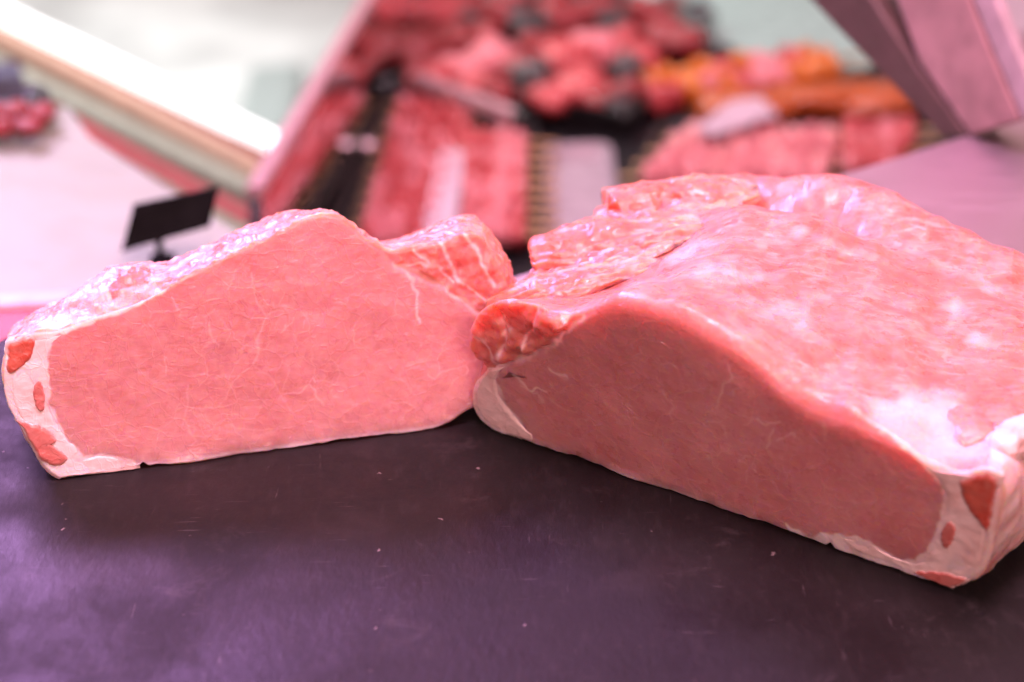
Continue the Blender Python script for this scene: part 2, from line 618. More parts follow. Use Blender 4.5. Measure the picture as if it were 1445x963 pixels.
def loft(frame, sections, NTOP, NBOT, spine, r_top, r_bot, K_cap, K_body, end_spine):
    """closed lump: front cut face, rounded rim, body through the sections, rounded end.
    sections: (w, lean, [(u, v) from the left foot over the top to the right foot])
    returns vertices, quads, per-vertex 'face' weight and w"""
    O, ws, ls = [], [], []
    for w, lean, pts in sections:
        top = catmull(pts, NTOP)
        t = np.linspace(0, 1, NBOT + 2)[1:-1, None]
        bot = top[-1] * (1 - t) + top[0] * t
        bot[:, 1] = 0
        O.append(np.vstack([top, bot]))
        ws.append(w); ls.append(lean)
    O = np.array(O); N = O.shape[1]
    ws, ls = np.array(ws), np.array(ls)
    # section outlines at any w: Catmull-Rom over the sections
    def sec(w):
        k = int(np.clip(np.searchsorted(ws, w) - 1, 0, len(ws) - 2))
        t = (w - ws[k]) / (ws[k + 1] - ws[k])
        def sl(i, j):
            return (O[j] - O[i]) / (ws[j] - ws[i])
        d = ws[k + 1] - ws[k]
        m0 = (sl(k - 1, k + 1) if k > 0 else sl(k, k + 1)) * d
        m1 = (sl(k, k + 2) if k + 2 < len(ws) else sl(k, k + 1)) * d
        o = ((2 * t ** 3 - 3 * t ** 2 + 1) * O[k] + (t ** 3 - 2 * t ** 2 + t) * m0 + (-2 * t ** 3 + 3 * t ** 2) * O[k + 1] + (t ** 3 - t ** 2) * m1)
        return o, np.interp(w, ws, ls)
    isbot = np.r_[np.zeros(NTOP), np.ones(NBOT)]
    kern = np.ones(41) / 41
    sm = np.convolve(np.r_[isbot[-60:], isbot, isbot[:60]], kern, 'same')[60:-60]
    rtop = r_top(O[0][:, 0]) if callable(r_top) else r_top
    r = rtop * (1 - sm) + r_bot * sm
    e = np.roll(O[0], -4, 0) - np.roll(O[0], 4, 0)
    nin = np.stack([e[:, 1], -e[:, 0]], -1)            # outline runs clockwise seen from the front
    nin /= np.linalg.norm(nin, axis=1)[:, None] + 1e-12
    kern = np.ones(9) / 9
    for d in (0, 1):
        nin[:, d] = np.convolve(np.r_[nin[-9:, d], nin[:, d], nin[:9, d]], kern, 'same')[9:-9]
    inset = O[0] + nin * r[:, None]
    (a0, b0), (a1, b1) = spine
    q = (inset[:, 0] - inset[:, 0].min()) / np.ptp(inset[:, 0])
    sp = np.stack([a0 + (a1 - a0) * q, b0 + (b1 - b0) * q], -1)
    rings, fw, wv = [], [], []
    lean0 = ls[0]
    for t in np.linspace(1, 0, K_cap, endpoint=False):
        rings.append(frame.pos(inset * (1 - t) + sp * t, np.zeros(N), np.full(N, lean0))); fw.append(np.ones(N)); wv.append(np.zeros(N))
    for ang in np.radians([0, 15, 30, 45, 60, 75]):
        rr = r * (1 - math.sin(ang)); ww = r * (1 - math.cos(ang))
        oo, _ = sec(0.0)
        rings.append(frame.pos(oo + nin * rr[:, None], ww, np.full(N, lean0))); fw.append(np.full(N, 1 - ang / (math.pi / 2) * .9)); wv.append(ww)
    for w in np.linspace(float(r.max()) * 1.15, ws[-1], K_body):
        oo, ll = sec(w)
        rings.append(frame.pos(oo, np.full(N, w), np.full(N, ll))); fw.append(np.zeros(N)); wv.append(np.full(N, w))
    oo, ll = O[-1], ls[-1]
    (a0, b0), (a1, b1) = end_spine
    q = (oo[:, 0] - oo[:, 0].min()) / np.ptp(oo[:, 0])
    sp = np.stack([a0 + (a1 - a0) * q, b0 + (b1 - b0) * q], -1)
    for t in np.linspace(0, 1, 24)[1:]:
        bulge = .012 * math.sqrt(1 - (1 - t) ** 2)
        rings.append(frame.pos(oo * (1 - t) + sp * t, np.full(N, ws[-1] + bulge), np.full(N, ll))); fw.append(np.zeros(N)); wv.append(np.full(N, ws[-1] + bulge))
    V = np.vstack(rings)
    Q = ring_quads(len(rings), N)[:, ::-1]
    bot = np.tile(isbot, len(rings))
    fw, wv = np.concatenate(fw), np.concatenate(wv)
    # the innermost ring of the cut face shares its points along the middle line
    MID = 360
    qn = (inset[:, 0] - inset[:, 0].min()) / np.ptp(inset[:, 0])
    node = np.rint(qn * (MID - 1)).astype(int)
    (a0, b0), (a1, b1) = spine
    g = np.linspace(0, 1, MID)
    mid = frame.pos(np.stack([a0 + (a1 - a0) * g, b0 + (b1 - b0) * g], -1), np.zeros(MID), np.full(MID, lean0))
    remap = np.r_[node, np.arange(N, len(V)) - N + MID]
    V = np.vstack([mid, V[N:]])
    return V, remap[Q], np.r_[np.ones(MID), fw[N:]], np.r_[np.zeros(MID), wv[N:]], np.r_[np.zeros(MID), bot[N:] * (1 - fw[N:])]


def tidy(Q):
    """quads as lists, those with a repeated corner as triangles"""
    res = []
    for q in Q.tolist():
        f = [v for k, v in enumerate(q) if v != q[k - 1]]
        if len(set(f)) == len(f) and len(f) > 2:
            res.append(f)
    return res


def outward(V, Q):
    N = normals(V, Q)
    c = V.mean(0)
    if ((V - c) * N).sum() < 0:
        return -N, Q[:, ::-1]
    return N, Q


def flat_cap(N, fw_, frame, lean):
    """the cut face moves only along its own plane's normal"""
    nn = np.cross(frame.eu, frame.up(lean))
    if np.dot(nn, frame.n) > 0: nn = -nn
    N = N.copy()
    N[fw_ > .999] = nn
    return N


def vein_lines(seed, box, n, step=9.0):
    """thin branching seams of fat wandering over a cut face, in photo pixels"""
    r = random.Random(seed)
    out_ = []
    for _ in range(n):
        x, y = r.uniform(box[0], box[2]), r.uniform(box[1], box[3])
        a = r.choice((r.gauss(1.5, .5), r.gauss(.2, .5), r.gauss(-.6, .4)))
        heads = [(x, y, a, r.randint(3, 8))]
        while heads:
            x, y, a, k = heads.pop()
            ln = [(x, y)]
            for i_ in range(k):
                a += r.gauss(0, .5)
                x += math.cos(a) * step * r.uniform(.6, 1.3)
                y += math.sin(a) * step * r.uniform(.6, 1.3)
                ln.append((x, y))
                if r.random() < .22 and len(heads) < 3 and k > 2:
                    heads.append((x, y, a + r.choice((-1, 1)) * r.uniform(.6, 1.2), k // 2))
            out_.append((ln, r.uniform(.8, 1.4), r.uniform(.08, .34)))
    return out_


def add_veins(px_, fw_, veins_):
    f = np.zeros(len(px_))
    sel = np.where(fw_ > .6)[0]
    P_ = px_[sel]
    for ln, wd, a in veins_:
        L_ = np.array(ln)
        m_ = (P_[:, 0] > L_[:, 0].min() - 8) & (P_[:, 0] < L_[:, 0].max() + 8) & (P_[:, 1] > L_[:, 1].min() - 8) & (P_[:, 1] < L_[:, 1].max() + 8)
        if m_.any():
            i_ = sel[m_]
            f[i_] = np.maximum(f[i_], np.exp(-(line_d(P_[m_], ln) / wd) ** 2) * a)
    return f


def px_section(frame, pts, w, lean):
    return [frame.uv(p, w, lean) for p in pts]


def slab(name, poly, frame, lean, mat, parent, mask, proud=.0003, thick=.003, n=90, K=10, sink=.0005, edge=.18):
    """a piece of another tissue set into a cut face: closed, its front gently domed"""
    uv = np.array([frame.uv(p, 0, lean) for p in poly])
    O = catmull(uv, n, closed=True)
    O3 = np.c_[O, np.zeros(n)]
    O = O + np.c_[fbm(O3, 300, 3, 2), fbm(O3, 300, 3, 7)] * .0007
    c = O.mean(0)
    # shrink towards the long axis so that long shapes fill evenly
    cov = np.cov((O - c).T)
    ev, ax = np.linalg.eigh(cov)
    a = ax[:, 1]
    half = max(0, math.sqrt(ev[1]) - math.sqrt(ev[0])) * 1.1
    q = np.clip((O - c) @ a, -1e9, 1e9)
    q = q / (np.abs(q).max() + 1e-12) * half
    sp = c + q[:, None] * a
    rings = []
    for t in np.linspace(0, 1, K):
        off = -sink + (proud + sink) * float(smooth(np.array(t), 0, edge + .2))
        rings.append(frame.pos(O * (1 - t) + sp * t, np.full(n, -off), np.full(n, lean)))
    rings = rings[::-1]
    for t in np.linspace(0, 1, 4):
        rings.append(frame.pos(O * (1 - t * .9) + sp * t * .9, np.full(n, thick), np.full(n, lean)))
    V = np.vstack(rings)
    Q = ring_quads(len(rings), n)
    N, Q = outward(V, Q)
    V = V + N * (fbm(V, 220, 2, 4) * .00022)[:, None]
    tt = np.repeat(np.r_[np.linspace(0, 1, K)[::-1], np.zeros(4)], n)
    k = smooth(tt + .10 * fbm(V, 260, 2, 3), .04, .30)[:, None]
    return mesh_obj(name, V, Q, mat, parent, mask=np.array(mask) * k + np.array((.9, 0, .2, 1.0)) * (1 - k))


def ribbon(name, outer, inner, frame, lean, mat, parent, mask_fn, proud=.0002, thick=.004, n=160, m=22, sink=.0005, out_sink=.0016):
    """a band of fat set into a cut face between an outer and an inner line"""
    A = catmull(np.array([frame.uv(p, 0, lean) for p in outer]), n)
    B = catmull(np.array([frame.uv(p, 0, lean) for p in inner]), n)
    t = np.linspace(0, 1, m)
    prof = -sink + (proud + sink) * smooth(1 - t, 0, .16)
    prof = np.minimum(prof, -out_sink + (proud + out_sink) * smooth(t, 0, .14))
    endf = smooth(np.linspace(0, 1, n), 0, .03) * smooth(1 - np.linspace(0, 1, n), 0, .03)
    loops = []
    for k in range(n):
        P = A[k] * (1 - t[:, None]) + B[k] * t[:, None]
        off = np.where(endf[k] < 1, -sink + (prof + sink) * endf[k], prof)
        f = frame.pos(P, -off, np.full(m, lean))
        g = frame.pos(P[::-1], np.full(m, thick), np.full(m, lean))
        loops.append(np.vstack([f, g]))
    V = np.vstack(loops)
    Q = ring_quads(n, 2 * m).tolist()
    M2 = 2 * m
    for base in (0, (n - 1) * M2):
        for i in range(m - 1):
            Q.append([base + i, base + i + 1, base + M2 - 2 - i, base + M2 - 1 - i])
    Q = np.array(Q)
    if True:
        half = ring_quads(n, M2)
        N = normals(V, half)
        fr = -frame.n
        if (N[m // 2:: M2] @ fr).mean() < 0:
            N = -N
            Q[:len(half)] = Q[:len(half), ::-1]
        V = V + N * (fbm(V, 200, 2, 6) * .00025)[:, None]
    return mesh_obj(name, V, Q, mat, parent, mask=mask_fn(V))


def foot_wobble(V, frame, wv):
    """uneven lower edge of the cut: in and out along the board, small nicks"""
    u_ = (V - frame.P) @ frame.eu
    z_ = V[:, 2]
    P_ = np.c_[u_, np.zeros(len(V)), np.zeros(len(V))]
    k = smooth(-z_, -.006, 0) * smooth(-wv, -.02, 0)
    d = fbm(P_, 45, 4, 3) * .0016 + np.maximum(0, fbm(P_, 110, 2, 5) - .5) * .004
    lift = smooth(-z_, -.003, 0) * smooth(-wv, -.004, 0) * np.maximum(0, fbm(P_, 38, 4, 8)) * .0016
    for nick in ((203, 664), (1172, 764)):
        u0 = frame.uv(nick, 0, 0.0)[0]
        lift = lift + smooth(-z_, -.006, 0) * smooth(-wv, -.006, 0) * np.exp(-((u_ - u0) / .0013) ** 2) * .0019
    return (k * d)[:, None] * frame.n + lift[:, None] * np.array([0, 0, 1.0])


FAT_M, RED_M, MUS_M = (1, 0, 0, 1), (0, 1, 0, 1), (0, .45, 0, .2)


def const_mask(c):
    return lambda V: np.tile(c, (len(V), 1))


# --- the lighter piece, its cut face leaning back
cutL = [(85, 678), (62, 660), (40, 625), (18, 590), (8, 570), (4, 545), (5, 510), (12, 488), (28, 475), (52, 470), (81, 467), (110, 457), (144, 445),
        (192, 430), (227, 412), (270, 388), (340, 354), (400, 326), (430, 311), (462, 305), (490, 316), (512, 338), (535, 352), (556, 356), (585, 352),
        (620, 342), (655, 330), (678, 336), (695, 362), (708, 385), (717, 402), (728, 440), (735, 480), (725, 525), (700, 560), (660, 582), (635, 598), (612, 608)]
s0 = px_section(FL, cutL, 0, LEAN_L)
topL = [(.000, 0), (-.010, .012), (-.0155, .028), (-.0145, .045), (-.007, .0525), (.008, .0595), (.017, .0645), (.025, .0695), (.034, .0725), (.044, .0722), (.052, .0722),
        (.063, .0752), (.079, .0815), (.092, .0855), (.104, .0875), (.114, .0868), (.123, .0815), (.136, .0705), (.147, .0705), (.158, .0738), (.170, .0775), (.178, .0765),
        (.186, .066), (.191, .050), (.190, .034), (.182, .016), (.166, 0)]


def scaled(pts, su, sv, cu=.085, du=0.0):
    return [(cu + (p[0] - cu) * su + du, p[1] * sv) for p in pts]


secL = [(0, LEAN_L, s0), (.020, LEAN_L, topL), (.045, LEAN_L, scaled(topL, .99, .845)), (.068, LEAN_L, scaled(topL, .96, .66)), (.084, LEAN_L, scaled(topL, .88, .42))]
loinL = empty("pork_loin_cut", tuple(FL.P + FL.eu * .09 + FL.n * .03))
tag(loinL, "pale pink raw pork loin piece, cut face leaning back beside the larger darker piece", "meat")
V, Q, fw, wv, bot = loft(FL, secL, 900, 320, ((.008, .030), (.168, .036)), 0.0013, .0009, 104, 70, ((.04, .012), (.14, .014)))
V[:, 2] += Z_REST
N, Q = outward(V, Q)
N = flat_cap(N, fw, FL, LEAN_L)
px = to_px(V)
pxn = px + np.c_[fbm(V, 160, 2, 1), fbm(V, 160, 2, 2)] * 5
chainL = [(556, 374), (575, 378), (600, 392), (629, 405), (673, 441), (705, 458), (740, 450), (740, 380), (690, 330), (655, 318), (585, 340), (560, 352)]
# relief: soft face, torn outer skin, raised chain lump
amp = np.where(fw > .5, .00035, .0011)
disp = fbm(V, 55, 3, 1) * amp * 1.2 + fbm(V, 190, 2, 2) * amp * .28
seam = np.exp(-(line_d(px, [(535, 350), (559, 376), (600, 394), (629, 407), (673, 441), (700, 455)]) / 5.0) ** 2) * smooth(fw, .2, .9)
disp -= seam * .0005
disp += smooth(-poly_sd(pxn, chainL), -4, 12) * smooth(fw, .2, .9) * (.0006 + .0016 * fbm(V, 90, 3, 8))
# torn membrane along the top
tear = (1 - smooth(fw, .1, .6)) * np.abs(fbm(np.c_[V[:, 0] * .6, V[:, 1] * 2.0, V[:, 2] * 1.4], 140, 3, 12))
disp += tear * .0016 * (px[:, 1] < 480)
V = V + N * (disp * (1 - bot))[:, None]
V += foot_wobble(V, FL, wv)
V[:, 2] = np.maximum(V[:, 2], Z_REST)
eyeL = [(104, 466), (85, 472), (72, 485), (65, 511), (70, 542), (72, 577), (87, 603), (105, 625), (118, 644), (144, 640), (174, 644), (196, 654), (206, 658), (300, 655),
        (400, 643), (500, 630), (612, 604), (760, 560), (760, 300), (460, 280), (400, 322), (340, 352), (270, 388), (230, 412), (200, 431), (150, 450)]
fat = smooth(poly_sd(pxn, eyeL), -2.0, 3.0) * smooth(fw, .3, .8)
fat = np.maximum(fat, smooth(-V[:, 2], -.0030, -.0012) * smooth(fw, .1, .5) * (.55 + .5 * fbm(V, 90, 2, 9)).clip(0, 1))
out = 1 - smooth(fw, .15, .7)
fatside = out * np.clip(smooth(-px[:, 0], -250, -60) * (.45 + .9 * fbm(V, 60, 3, 5)), 0, 1)
topstrip = out * (px[:, 1] < 470)
fat = np.maximum(fat, np.clip(fatside, 0, 1))
fat = np.maximum(fat, topstrip * smooth(fbm(np.c_[V[:, 0] * .5, V[:, 1] * 2, V[:, 2] * 2], 90, 3, 7), .05, .4) * .30)
red = smooth(-poly_sd(pxn, chainL), -3, 5) * smooth(fw, .2, .7) * .62
red = np.maximum(red, out * smooth(px[:, 0], 560, 600) * .6)
redspot = [(150, 405), (165, 385), (205, 376), (220, 380), (205, 398), (175, 408), (160, 425)]
red = np.maximum(red, out * smooth(-poly_sd(pxn, redspot), -3, 4) * .9)
fat = np.where(out * smooth(-poly_sd(pxn, redspot), -3, 4) > .5, 0, fat)
for ln, wd in (([(618, 340), (632, 362), (645, 392), (655, 402)], 3.0), ([(655, 330), (672, 352), (685, 385), (697, 402)], 3.0), ([(559, 376), (580, 383), (629, 405), (673, 441)], 3.5),
               ([(565, 378), (582, 398), (590, 425), (592, 455)], 2.2), ([(560, 376), (595, 372), (620, 380)], 2.5), ([(585, 352), (606, 372), (640, 398)], 2.0), ([(660, 405), (690, 425), (712, 432)], 2.2)):
    fat = np.maximum(fat, np.exp(-(line_d(pxn, ln) / wd) ** 2) * smooth(fw, .2, .7) * .72)
pale = np.zeros(len(V)) + .15
pale = np.maximum(pale, topstrip * .35)
VEIN_L = [([(352, 385), (362, 425), (372, 445), (364, 480), (360, 512)], 1.6, .75), ([(372, 445), (392, 440)], 1.4, .6), ([(360, 512), (385, 540), (410, 580)], 1.2, .5), ([(360, 512), (330, 540), (312, 575)], 1.2, .5),
          ([(295, 455), (300, 482), (306, 488)], 1.6, .7), ([(300, 482), (285, 492)], 1.4, .6), ([(480, 400), (505, 385), (540, 378)], 1.5, .6), ([(350, 405), (380, 402)], 1.2, .5), ([(410, 470), (440, 500), (447, 540)], 1.2, .45)]
fat = np.maximum(fat, add_veins(pxn, fw, [(a_, b_, c_ * .34) for a_, b_, c_ in VEIN_L] + vein_lines(4, (110, 400, 660, 610), 26)))
mesh_obj("lean_meat", V, tidy(Q), M['meat_l'], loinL, mask=np.c_[fat, red, pale, fw])

ribbon("fat_cap", [(36, 480), (20, 512), (11, 540), (12, 568), (24, 592), (46, 622), (66, 655), (90, 674), (125, 673), (160, 669), (198, 662)],
       [(102, 466), (74, 487), (66, 512), (71, 543), (73, 578), (88, 604), (106, 626), (119, 645), (144, 641), (174, 645), (197, 656)],
       FL, LEAN_L, M['fat'], loinL, const_mask(FAT_M))
slab("side_muscle", [(9, 486), (26, 476), (51, 473), (54, 485), (44, 507), (32, 523), (14, 531), (6, 527), (6, 507)], FL, LEAN_L, M['fat'], loinL, RED_M, proud=.0008)
slab("oval_muscle", [(56 + 10 * math.cos(a) + 1.5 * math.sin(a), 559 + 25 * math.sin(a)) for a in np.linspace(0, 2 * math.pi, 14, endpoint=False)], FL, LEAN_L, M['fat'], loinL, (0, .45, 0, .6), proud=.0009)
slab("rib_muscle", [(20, 589), (44, 592), (74, 606), (83, 618), (76, 625), (96, 642), (98, 652), (86, 662), (72, 662), (55, 650), (42, 627), (30, 606)], FL, LEAN_L, M['fat'], loinL, (0, .5, .1, .5), proud=.0011)

# --- the larger piece, its cut face overhanging
cutR = [(735, 622), (704, 613), (678, 598), (666, 580), (663, 560), (668, 541), (682, 524), (680, 510), (671, 498), (667, 482), (668, 462), (676, 442), (694, 428), (720, 424), (748, 432),
        (780, 446), (808, 445), (830, 432), (855, 419), (882, 416), (918, 423), (962, 441), (1007, 467), (1052, 494), (1096, 533), (1131, 561), (1168, 579), (1202, 588), (1239, 609),
        (1284, 634), (1310, 652), (1351, 667), (1385, 661), (1410, 668), (1415, 685), (1411, 715), (1405, 750), (1402, 777), (1392, 804), (1372, 821), (1345, 835)]
s0 = px_section(FR, cutR, 0, LEAN_R)
side = [(.199, .050), (.205, .033), (.202, .014), (.192, 0)]
left = [(-.014, 0), (-.026, .010), (-.031, .028), (-.029, .046)]
secR = [(0, LEAN_R, s0),
        (.030, LEAN_R * .5, left + [(-.018, .0545), (.002, .058), (.022, .064), (.040, .0755), (.060, .0835), (.085, .0820), (.112, .0755), (.140, .0675), (.165, .063), (.186, .060)] + side),
        (.062, 0, left + [(-.020, .054), (.000, .058), (.020, .064), (.042, .0760), (.062, .0800), (.085, .0790), (.112, .0735), (.140, .0675), (.165, .063), (.186, .060)] + side),
        (.098, 0, left + [(-.020, .055), (.000, .061), (.022, .069), (.045, .0800), (.064, .0845), (.086, .0810), (.112, .073), (.140, .068), (.165, .062), (.186, .056)] + side),
        (.118, 0, left + [(-.022, .052), (.000, .058), (.024, .064), (.045, .0650), (.064, .0660), (.086, .0680), (.112, .070), (.140, .0655), (.165, .058), (.186, .052)] + side),
        (.145, 0, [(-.014, 0), (-.028, .010), (-.038, .028), (-.040, .042)] + [(-.030, .053), (-.008, .062), (.020, .0712), (.044, .0745), (.060, .0798), (.078, .0808), (.105, .0748), (.131, .067), (.154, .062), (.180, .053)] + side),
        (.175, 0, [(-.010, 0), (-.020, .008), (-.028, .022), (-.028, .036)] + [(-.020, .043), (.000, .050), (.022, .055), (.044, .058), (.062, .061), (.080, .061), (.105, .056), (.130, .050), (.154, .046), (.175, .040)] + [(.190, .030), (.195, .020), (.192, .010), (.182, 0)]),
        (.200, 0, [(.000, 0), (-.005, .006), (-.010, .014), (-.008, .022)] + [(.002, .028), (.015, .032), (.030, .036), (.050, .038), (.065, .040), (.080, .040), (.105, .037), (.125, .033), (.145, .030), (.160, .025)] + [(.172, .018), (.178, .012), (.176, .006), (.170, 0)])]
loinR = empty("pork_loin", tuple(FR.P + FR.eu * .09 + FR.n * .08))
tag(loinR, "large raw pork loin with shaded overhanging cut face and ragged red strips along its edge", "meat")
rt = np.full(1100, .0042)
V, Q, fw, wv, bot = loft(FR, secR, 960, 320, ((.000, .036), (.185, .032)), lambda u_: .0025 + .0065 * smooth(u_, .025, .06) * (1 - smooth(u_, .13, .19)), 0.0010, 98, 130, ((.04, .012), (.14, .014)))
V[:, 2] += Z_REST
N, Q = outward(V, Q)
N = flat_cap(N, fw, FR, LEAN_R)
px = to_px(V)
pxn = px + np.c_[fbm(V, 150, 2, 1), fbm(V, 150, 2, 2)] * 6
out = 1 - smooth(fw, .1, .6)
fv = smooth(fw, .2, .9)
chainR = [(660, 440), (690, 420), (720, 418), (750, 426), (790, 444), (806, 456), (790, 476), (770, 492), (740, 506), (712, 514), (690, 518), (660, 500)]
disp = fbm(V, 38, 3, 1) * np.where(fw > .5, .0005, .0016) + fbm(V, 170, 2, 2) * np.where(fw > .5, .0001, .00022)
al = np.stack([V @ FR.eu, V @ FR.n, V[:, 2]], -1)
disp += out * fbm(np.c_[al[:, 0] * 1.0, al[:, 1] * .55 + al[:, 0] * .35, al[:, 2]], 30, 3, 21) * .0018
disp += out * -np.abs(fbm(np.c_[al[:, 0] * 1.3 + al[:, 1] * .5, al[:, 1] * .35, al[:, 2]], 20, 3, 25)) * .0026
disp += smooth(-poly_sd(pxn, chainR), -6, 12) * fv * (.0018 + .0030 * fbm(V, 75, 3, 8))
disp -= np.exp(-(line_d(px, [(690, 520), (720, 513), (770, 493), (806, 458), (835, 436)]) / 5) ** 2) * fv * .0010
disp -= np.exp(-(line_d(px, [(700, 440), (716, 470), (712, 490)]) / 4) ** 2) * fv * .0018
disp -= np.exp(-(line_d(px, [(755, 440), (752, 465), (735, 490)]) / 4) ** 2) * fv * .0015
V = V + N * (disp * (1 - bot))[:, None]
V += foot_wobble(V, FR, wv)
V[:, 2] = np.maximum(V[:, 2], Z_REST)
eyeR = [(702, 520), (700, 540), (708, 561), (727, 588), (748, 612), (757, 640), (1100, 800), (1112, 741), (1150, 756), (1168, 753), (1194, 754), (1221, 762), (1243, 777), (1269, 788),
        (1292, 790), (1310, 773), (1323, 739), (1331, 709), (1329, 687), (1310, 664), (1284, 640), (1240, 606), (1180, 560), (900, 380), (830, 420), (780, 480), (720, 514)]
fat = smooth(poly_sd(pxn, eyeR), -2, 3.5) * smooth(fw, .2, .7)
fat = np.maximum(fat, smooth(-V[:, 2], -.0028, -.0010) * smooth(fw, .1, .5) * (.45 + .6 * fbm(V, 90, 2, 9)).clip(0, 1))
ch = smooth(-poly_sd(pxn, chainR), -4, 5)
fat = np.where(ch > .5, 0, fat)
red = ch * smooth(fw, .1, .5) * .68
u = (V - FR.P) @ FR.eu
w = (V - FR.P) @ FR.n
# the ragged edge strip side of the back is redder
red = np.maximum(red, out * smooth(-u, -.045, -.02) * .75)
red = np.maximum(red, out * smooth(u, .13, .19) * smooth(w, .02, .05) * (.35 + .5 * fbm(V, 40, 2, 3)))
pale = .08 + out * .14
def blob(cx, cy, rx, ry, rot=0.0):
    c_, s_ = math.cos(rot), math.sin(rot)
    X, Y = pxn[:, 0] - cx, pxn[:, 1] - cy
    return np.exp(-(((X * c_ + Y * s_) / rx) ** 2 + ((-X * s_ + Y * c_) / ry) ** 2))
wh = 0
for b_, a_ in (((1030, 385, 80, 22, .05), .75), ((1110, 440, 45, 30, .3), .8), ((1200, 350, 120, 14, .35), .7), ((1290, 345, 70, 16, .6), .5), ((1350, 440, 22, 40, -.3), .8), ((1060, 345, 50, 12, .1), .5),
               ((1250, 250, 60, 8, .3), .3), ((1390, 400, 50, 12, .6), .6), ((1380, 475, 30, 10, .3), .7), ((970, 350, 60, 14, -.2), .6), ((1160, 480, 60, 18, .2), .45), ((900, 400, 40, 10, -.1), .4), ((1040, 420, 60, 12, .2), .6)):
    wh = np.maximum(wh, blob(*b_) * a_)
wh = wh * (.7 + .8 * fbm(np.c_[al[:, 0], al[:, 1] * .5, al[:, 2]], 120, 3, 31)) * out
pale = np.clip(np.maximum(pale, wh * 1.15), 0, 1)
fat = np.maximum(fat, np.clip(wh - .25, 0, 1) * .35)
fatR = [(1196, 588), (1243, 562), (1288, 555), (1321, 547), (1345, 556), (1390, 590), (1400, 655), (1351, 672), (1310, 657), (1262, 627), (1224, 605)]
fat = np.maximum(fat, smooth(-poly_sd(px + np.c_[fbm(V, 90, 3, 51), fbm(V, 90, 3, 52)] * 22, fatR), -14, 22) * out * .56)
fat = np.maximum(fat, out * smooth(px[:, 0], 1392, 1402) * smooth(px[:, 1], 585, 640) * np.clip(.95 + 1.0 * fbm(V, 60, 3, 41), 0, 1))
fat = np.maximum(fat, out * smooth(-u, .018, .024) * smooth(-V[:, 2], -.03, -.02))
for ln, wd in (([(700, 438), (718, 462), (716, 482), (708, 500)], 3.5), ([(668, 470), (690, 480), (703, 508)], 3.0), ([(760, 436), (752, 462), (738, 488)], 3), ([(704, 516), (745, 505), (790, 478), (822, 448)], 4),
               ([(722, 530), (745, 548), (770, 552)], 1.8), ([(775, 520), (800, 535)], 1.8)):
    fat = np.maximum(fat, np.exp(-(line_d(pxn, ln) / wd) ** 2) * smooth(fw, .2, .7) * .7)
VEIN_R = [([(1030, 515), (1034, 534), (1018, 541), (1014, 562), (1006, 575)], 2.0, .85), ([(1157, 598), (1161, 621)], 1.8, .8), ([(1071, 592), (1084, 598), (1098, 594)], 1.8, .8), ([(1090, 606), (1086, 622), (1082, 634)], 1.8, .75),
          ([(1100, 622), (1116, 614), (1122, 620)], 2.0, .8), ([(1020, 600), (1024, 618)], 1.6, .6), ([(1040, 650), (1055, 640), (1062, 645)], 1.6, .6), ([(935, 555), (950, 575), (948, 590)], 1.6, .6), ([(880, 585), (900, 592)], 1.6, .6),
          ([(735, 545), (760, 556), (768, 570)], 1.6, .7), ([(775, 560), (800, 580), (815, 582)], 1.5, .6)]
fat = np.maximum(fat, add_veins(pxn, fw, [(a_, b_, c_ * .45) for a_, b_, c_ in VEIN_R] + vein_lines(9, (740, 500, 1290, 760), 9)))
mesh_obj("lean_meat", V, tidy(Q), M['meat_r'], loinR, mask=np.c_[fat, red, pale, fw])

ribbon("fat_cap", [(690, 522), (672, 545), (669, 562), (672, 580), (684, 597), (708, 611), (736, 619), (757, 622)],
       [(712, 518), (702, 530), (702, 545), (709, 562), (720, 578), (730, 592), (742, 605), (752, 614)],
       FR, LEAN_R, M['fat'], loinR, const_mask(FAT_M), proud=.0005)
ribbon("fat_cap", [(1330, 668), (1385, 672), (1404, 690), (1403, 720), (1398, 750), (1394, 778), (1384, 802), (1366, 816), (1340, 826), (1305, 815), (1275, 802), (1225, 785), (1190, 769)],
       [(1300, 655), (1318, 673), (1328, 690), (1331, 709), (1328, 726), (1322, 741), (1316, 758), (1309, 774), (1292, 791), (1269, 789), (1243, 778), (1221, 763), (1182, 757)],
       FR, LEAN_R, M['fat'], loinR, const_mask(FAT_M))
slab("side_muscle", [(1350, 674), (1374, 666), (1396, 662), (1414, 675), (1409, 702), (1402, 735), (1396, 754), (1382, 743), (1359, 713), (1350, 690)], FR, LEAN_R, M['fat'], loinR, (0, 1, 0, 1), proud=.0010)
slab("oval_muscle", [(1338 + 11 * math.cos(a) + 3 * math.sin(a) * -1, 755 + 22 * math.sin(a)) for a in np.linspace(0, 2 * math.pi, 14, endpoint=False)], FR, LEAN_R, M['fat'], loinR, (0, .42, 0, .6), proud=.0009)
slab("rib_muscle", [(1286, 806), (1322, 804), (1357, 812), (1368, 820), (1348, 831), (1334, 829), (1307, 817)], FR, LEAN_R, M['fat'], loinR, (0, .5, .1, .5), proud=.0009)


